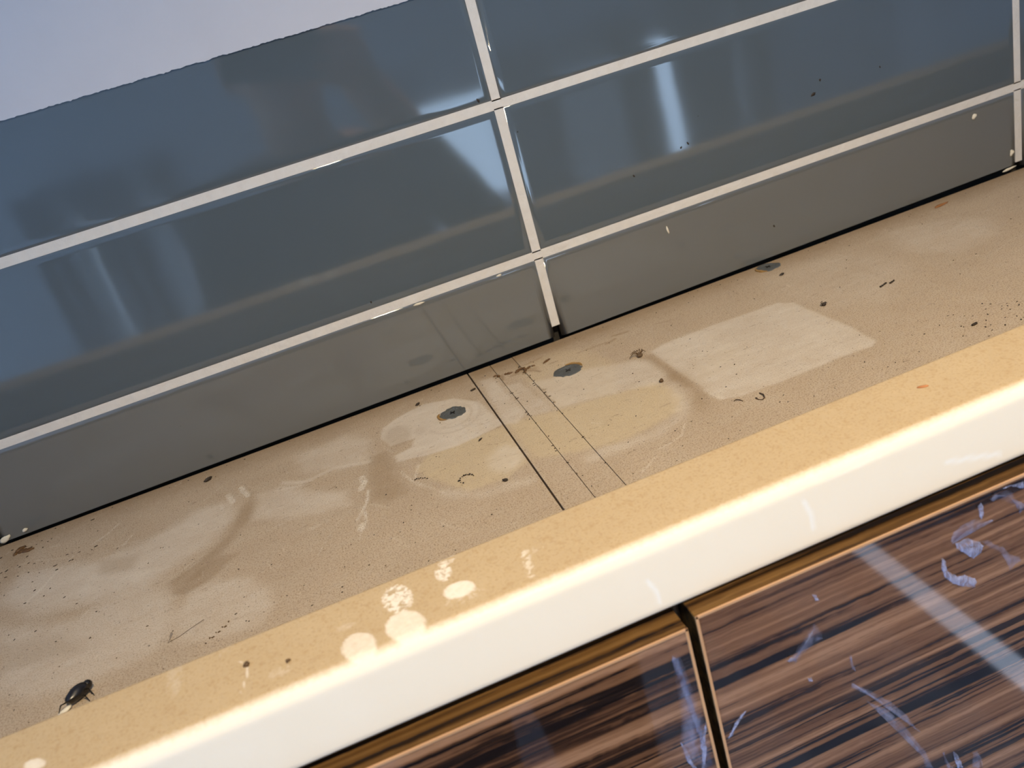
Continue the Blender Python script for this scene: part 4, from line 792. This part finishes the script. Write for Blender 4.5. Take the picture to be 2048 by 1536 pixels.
# ------------------------------------------------------------------ the photographer, on a step ladder, mirrored in the tiles
def photographer():
    R_, D_, F_ = RIGHT, DOWN, FWD
    cam_p = Vector(CAMP)
    pc = cam_p - F_ * .034 + R_ * .055 + D_ * .004                # phone centre
    ph = empty('phone', tuple(pc), 'black phone held sideways in the right hand of the photographer', 'phone')
    def oriented(bm, c):
        mt = Matrix((R_, D_, F_)).transposed()
        for v in bm.verts: v.co = mt @ v.co + Vector(c)
        bmesh.ops.recalc_face_normals(bm, faces=bm.faces[:]); return bm
    M_PH = plain('black_phone_shell', (.015, .015, .018), .25)
    bmobj('body', oriented(box_bm((-.074, -.036, -.004), (.074, .036, .004), .0035, 3), pc), M_PH, ph, tuple(pc), True)
    bmobj('camera_bump', oriented(box_bm((-.070, -.030, .0041), (-.040, .030, .0058), .001, 2), pc), M_METAL, ph, tuple(pc))
    for q in (-.018, .006):
        b2 = bmesh.new(); bmesh.ops.create_cone(b2, cap_ends=True, segments=20, radius1=.0065, radius2=.006, depth=.0012)
        bmesh.ops.translate(b2, vec=(-.055, q, .0065), verts=b2.verts); bmobj('lens', oriented(b2, pc), M_BLACK, ph, tuple(pc))
    bmobj('screen', oriented(box_bm((-.070, -.032, -.0046), (.070, .032, -.0041)), pc), M_BLACK, ph, tuple(pc))

    foot_z = -1.37
    pr = Vector((-.10, -.95, foot_z))
    bm = bmesh.new()
    def limb(pts, radii, n=14):
        # resample for round, tapering limbs with ball ends
        P_ = [Vector(p) for p in pts]; out = []; rr = []
        for i in range(len(P_) - 1):
            for k in range(5):
                t = k / 5; out.append(P_[i].lerp(P_[i + 1], t)); rr.append(radii[i] + (radii[i + 1] - radii[i]) * t)
        out.append(P_[-1]); rr.append(radii[-1])
        tube_bm(out, 1.0, n, bm, rr)
        for p, r in zip(P_, radii): lump_bm(tuple(p), (r, r, r), 3, 0, 0, bm)
    X0, Y0 = -.10, -.95
    # torso
    lump_bm((X0, Y0, -.44), (.160, .115, .13), 3, 0, 0, bm)
    lump_bm((X0, Y0, -.28), (.145, .105, .16), 3, 0, 0, bm)
    lump_bm((X0, Y0 - .005, -.10), (.165, .115, .17), 3, 0, 0, bm)
    limb([(X0 - .16, Y0, .015), (X0, Y0 - .005, .035), (X0 + .16, Y0 + .01, .015)], [.062, .075, .062])
    limb([(X0, Y0, .03), (X0, Y0 + .025, .13)], [.060, .056])
    # head, turned down and towards the phone
    hc = Vector((X0, Y0 + .055, .225))
    lump_bm(tuple(hc + Vector((0, -.008, .02))), (.077, .096, .100), 4, 0, 0, bm)
    lump_bm(tuple(hc + Vector((0, .025, -.045))), (.058, .066, .072), 3, 0, 0, bm)
    limb([hc + Vector((0, .094, .022)), hc + Vector((0, .108, -.006)), hc + Vector((0, .100, -.018))], [.010, .014, .014], 8)
    for s in (-1, 1):
        lump_bm(tuple(hc + Vector((s * .077, -.004, .0))), (.010, .020, .032), 2, .05, 0, bm)
        lump_bm(tuple(hc + Vector((s * .033, .080, .036))), (.024, .012, .008), 2, 0, 0, bm)
        lump_bm(tuple(hc + Vector((s * .014, .083, -.050))), (.016, .011, .006), 2, 0, 0, bm)
    lump_bm(tuple(hc + Vector((0, .078, -.085))), (.022, .016, .018), 2, 0, 0, bm)
    # legs and shoes
    for s in (-1, 1):
        hx = X0 + s * .09
        limb([(hx, Y0, -.50), (hx + s * .01, Y0 + .02, -.93), (hx + s * .015, Y0 - .01, foot_z + .09)], [.088, .058, .042])
        limb([(hx + s * .015, Y0 - .02, foot_z + .042), (hx + s * .03, Y0 + .10, foot_z + .036), (hx + s * .035, Y0 + .16, foot_z + .032)], [.042, .036, .031])
    # right arm to the phone
    he = pc + R_ * .080
    wrist = he + R_ * .045 + D_ * .055 - F_ * .030
    elbow = Vector((X0 + .30, Y0 + .10, -.20))
    limb([(X0 + .175, Y0 + .01, .0), elbow, wrist], [.056, .043, .029])
    palm = he + R_ * .014 + D_ * .012 - F_ * .006
    limb([wrist, palm], [.028, .025])
    lump_bm(tuple(palm), (.026, .026, .036), 3, 0, 0, bm)
    hands = [palm.copy()]
    for k, (dl_, ln) in enumerate(((-.030, .88), (-.010, 1.0), (.010, .95), (.029, .76))):
        b0 = he + R_ * .012 + D_ * (dl_ * .8) - F_ * .002
        b1 = he + R_ * .009 + D_ * dl_ + F_ * .014
        b2_ = he - R_ * .018 * ln + D_ * (dl_ * 1.05) + F_ * .014
        b3 = he - R_ * .040 * ln + D_ * (dl_ * 1.05) + F_ * .0125
        limb([b0, b1, b2_, b3], [.0092, .0085, .0078, .0068], 8)
    limb([he + R_ * .020 + D_ * .018 - F_ * .016, he + R_ * .002 + D_ * .004 - F_ * .018, he - R_ * .024 - D_ * .006 - F_ * .0135], [.013, .0105, .008], 8)
    # left arm hanging, hand relaxed
    lw = Vector((X0 - .27, Y0 + .06, -.52))
    limb([(X0 - .175, Y0, .0), (X0 - .235, Y0 - .02, -.29), lw], [.056, .043, .029])
    lp = lw + Vector((-.004, .012, -.065)); limb([lw, lp], [.027, .026]); lump_bm(tuple(lp), (.017, .040, .042), 3, 0, 0, bm)
    hands.append(lp.copy())
    for k, (dy, ln) in enumerate(((.032, .9), (.011, 1.0), (-.010, .93), (-.030, .74))):
        a0 = lp + Vector((0, dy * .8, -.020)); a1 = lp + Vector((.002, dy, -.020 - .032 * ln)); a2 = lp + Vector((.014, dy, -.020 - .054 * ln)); a3 = lp + Vector((.030, dy, -.020 - .068 * ln))
        limb([a0, a1, a2, a3], [.0095, .0088, .008, .0068], 8)
    limb([lp + Vector((.004, .030, .020)), lp + Vector((.010, .058, -.012)), lp + Vector((.016, .062, -.040))], [.013, .010, .008], 8)
    me = bpy.data.meshes.new('person_src'); bm.to_mesh(me); bm.free()
    tmp = bpy.data.objects.new('person_src', me); COL.objects.link(tmp)
    md = tmp.modifiers.new('r', 'REMESH'); md.mode = 'VOXEL'; md.voxel_size = .0042
    sm = tmp.modifiers.new('s', 'SMOOTH'); sm.iterations = 3; sm.factor = .5
    dg = bpy.context.evaluated_depsgraph_get(); ev = tmp.evaluated_get(dg)
    me2 = bpy.data.meshes.new_from_object(ev)
    bpy.data.objects.remove(tmp); bpy.data.meshes.remove(me)
    me2.name = 'person'; me2.materials.clear()
    M_SKIN = plain('skin', (.62, .34, .23), .5, var=.06); M_SHIRT = plain('dark_grey_sweater', (.030, .030, .034), .9, var=.3, scale=90)
    M_TROU = plain('dark_blue_trousers', (.02, .026, .05), .85, scale=90); M_SHOE = plain('black_shoes', (.015, .015, .015), .5)
    for q in (M_SKIN, M_SHIRT, M_TROU, M_SHOE): me2.materials.append(q)
    n = len(me2.polygons); ce = np.zeros(n * 3); me2.polygons.foreach_get('center', ce); ce = ce.reshape(-1, 3)
    idx = np.where(ce[:, 2] > .088, 0, np.where(ce[:, 2] > -.44, 1, np.where(ce[:, 2] > foot_z + .075, 2, 3)))
    for hd in hands + [lw]:
        idx[np.linalg.norm(ce - np.array(hd), axis=1) < (.095 if hd is not lw else .03)] = 0
    idx[(np.linalg.norm(ce - np.array(he - R_ * .03), axis=1) < .06)] = 0
    me2.polygons.foreach_set('material_index', idx.astype(np.int32)); me2.polygons.foreach_set('use_smooth', [True] * n)
    me2.transform(Matrix.Translation(-pr))
    p = link('person', me2, None, None, tuple(pr))
    tag(p, 'person in a dark grey sweater standing on a ladder and holding a phone', 'person')
    M_HAIRD = plain('dark_brown_hair', (.02, .013, .009), .55, scale=300)
    bh = lump_bm(tuple(hc + Vector((0, -.026, .042))), (.085, .094, .093), 4, .02, 0)
    for v in bh.verts:
        if v.co.y > hc.y + .052: v.co.y = hc.y + .052 + (v.co.y - hc.y - .052) * .3
        if v.co.z < hc.z - .02: v.co.z = hc.z - .02 + (v.co.z - hc.z + .02) * .3
    bmobj('hair', bh, M_HAIRD, p, tuple(hc), True)
    M_EYE = plain('eye_white', (.7, .68, .65), .2)
    for s in (-1, 1):
        e = bmobj('eye', lump_bm(tuple(hc + Vector((s * .033, .0745, .020))), (.0125, .0115, .0105), 3, 0), M_EYE, p, tuple(hc), True)
        bmobj('iris', lump_bm(tuple(hc + Vector((s * .033, .0838, .018))), (.0052, .0028, .0052), 2, 0), M_BLACK, e, tuple(hc), True)
    # the ladder
    L = empty('step_ladder', (X0, Y0, ZF), 'grey metal step ladder under the person', 'ladder')
    M_AL = plain('grey_aluminium', (.42, .43, .45), .4, .8)
    top = foot_z - .002
    for s in (-1, 1):
        for yb_, yt_ in ((Y0 + .26, Y0 + .17), (Y0 - .42, Y0 - .12)):
            bmobj('rail', tube_bm([(X0 + s * .25, yb_, ZF + .002), (X0 + s * .21, yt_, top - .02)], .016, 10), M_AL, L, (X0, Y0, ZF))
    box('platform', (X0 - .22, Y0 - .13, top - .03), (X0 + .22, Y0 + .20, top), M_AL, L, .006)
    for k in (1, 2):
        t = k / 3; yy = Y0 + .26 + (.17 - .26) * t; zz = ZF + (top - ZF) * t
        box('step', (X0 - .235, yy - .05, zz - .025), (X0 + .235, yy + .05, zz), M_AL, L, .005)
photographer()
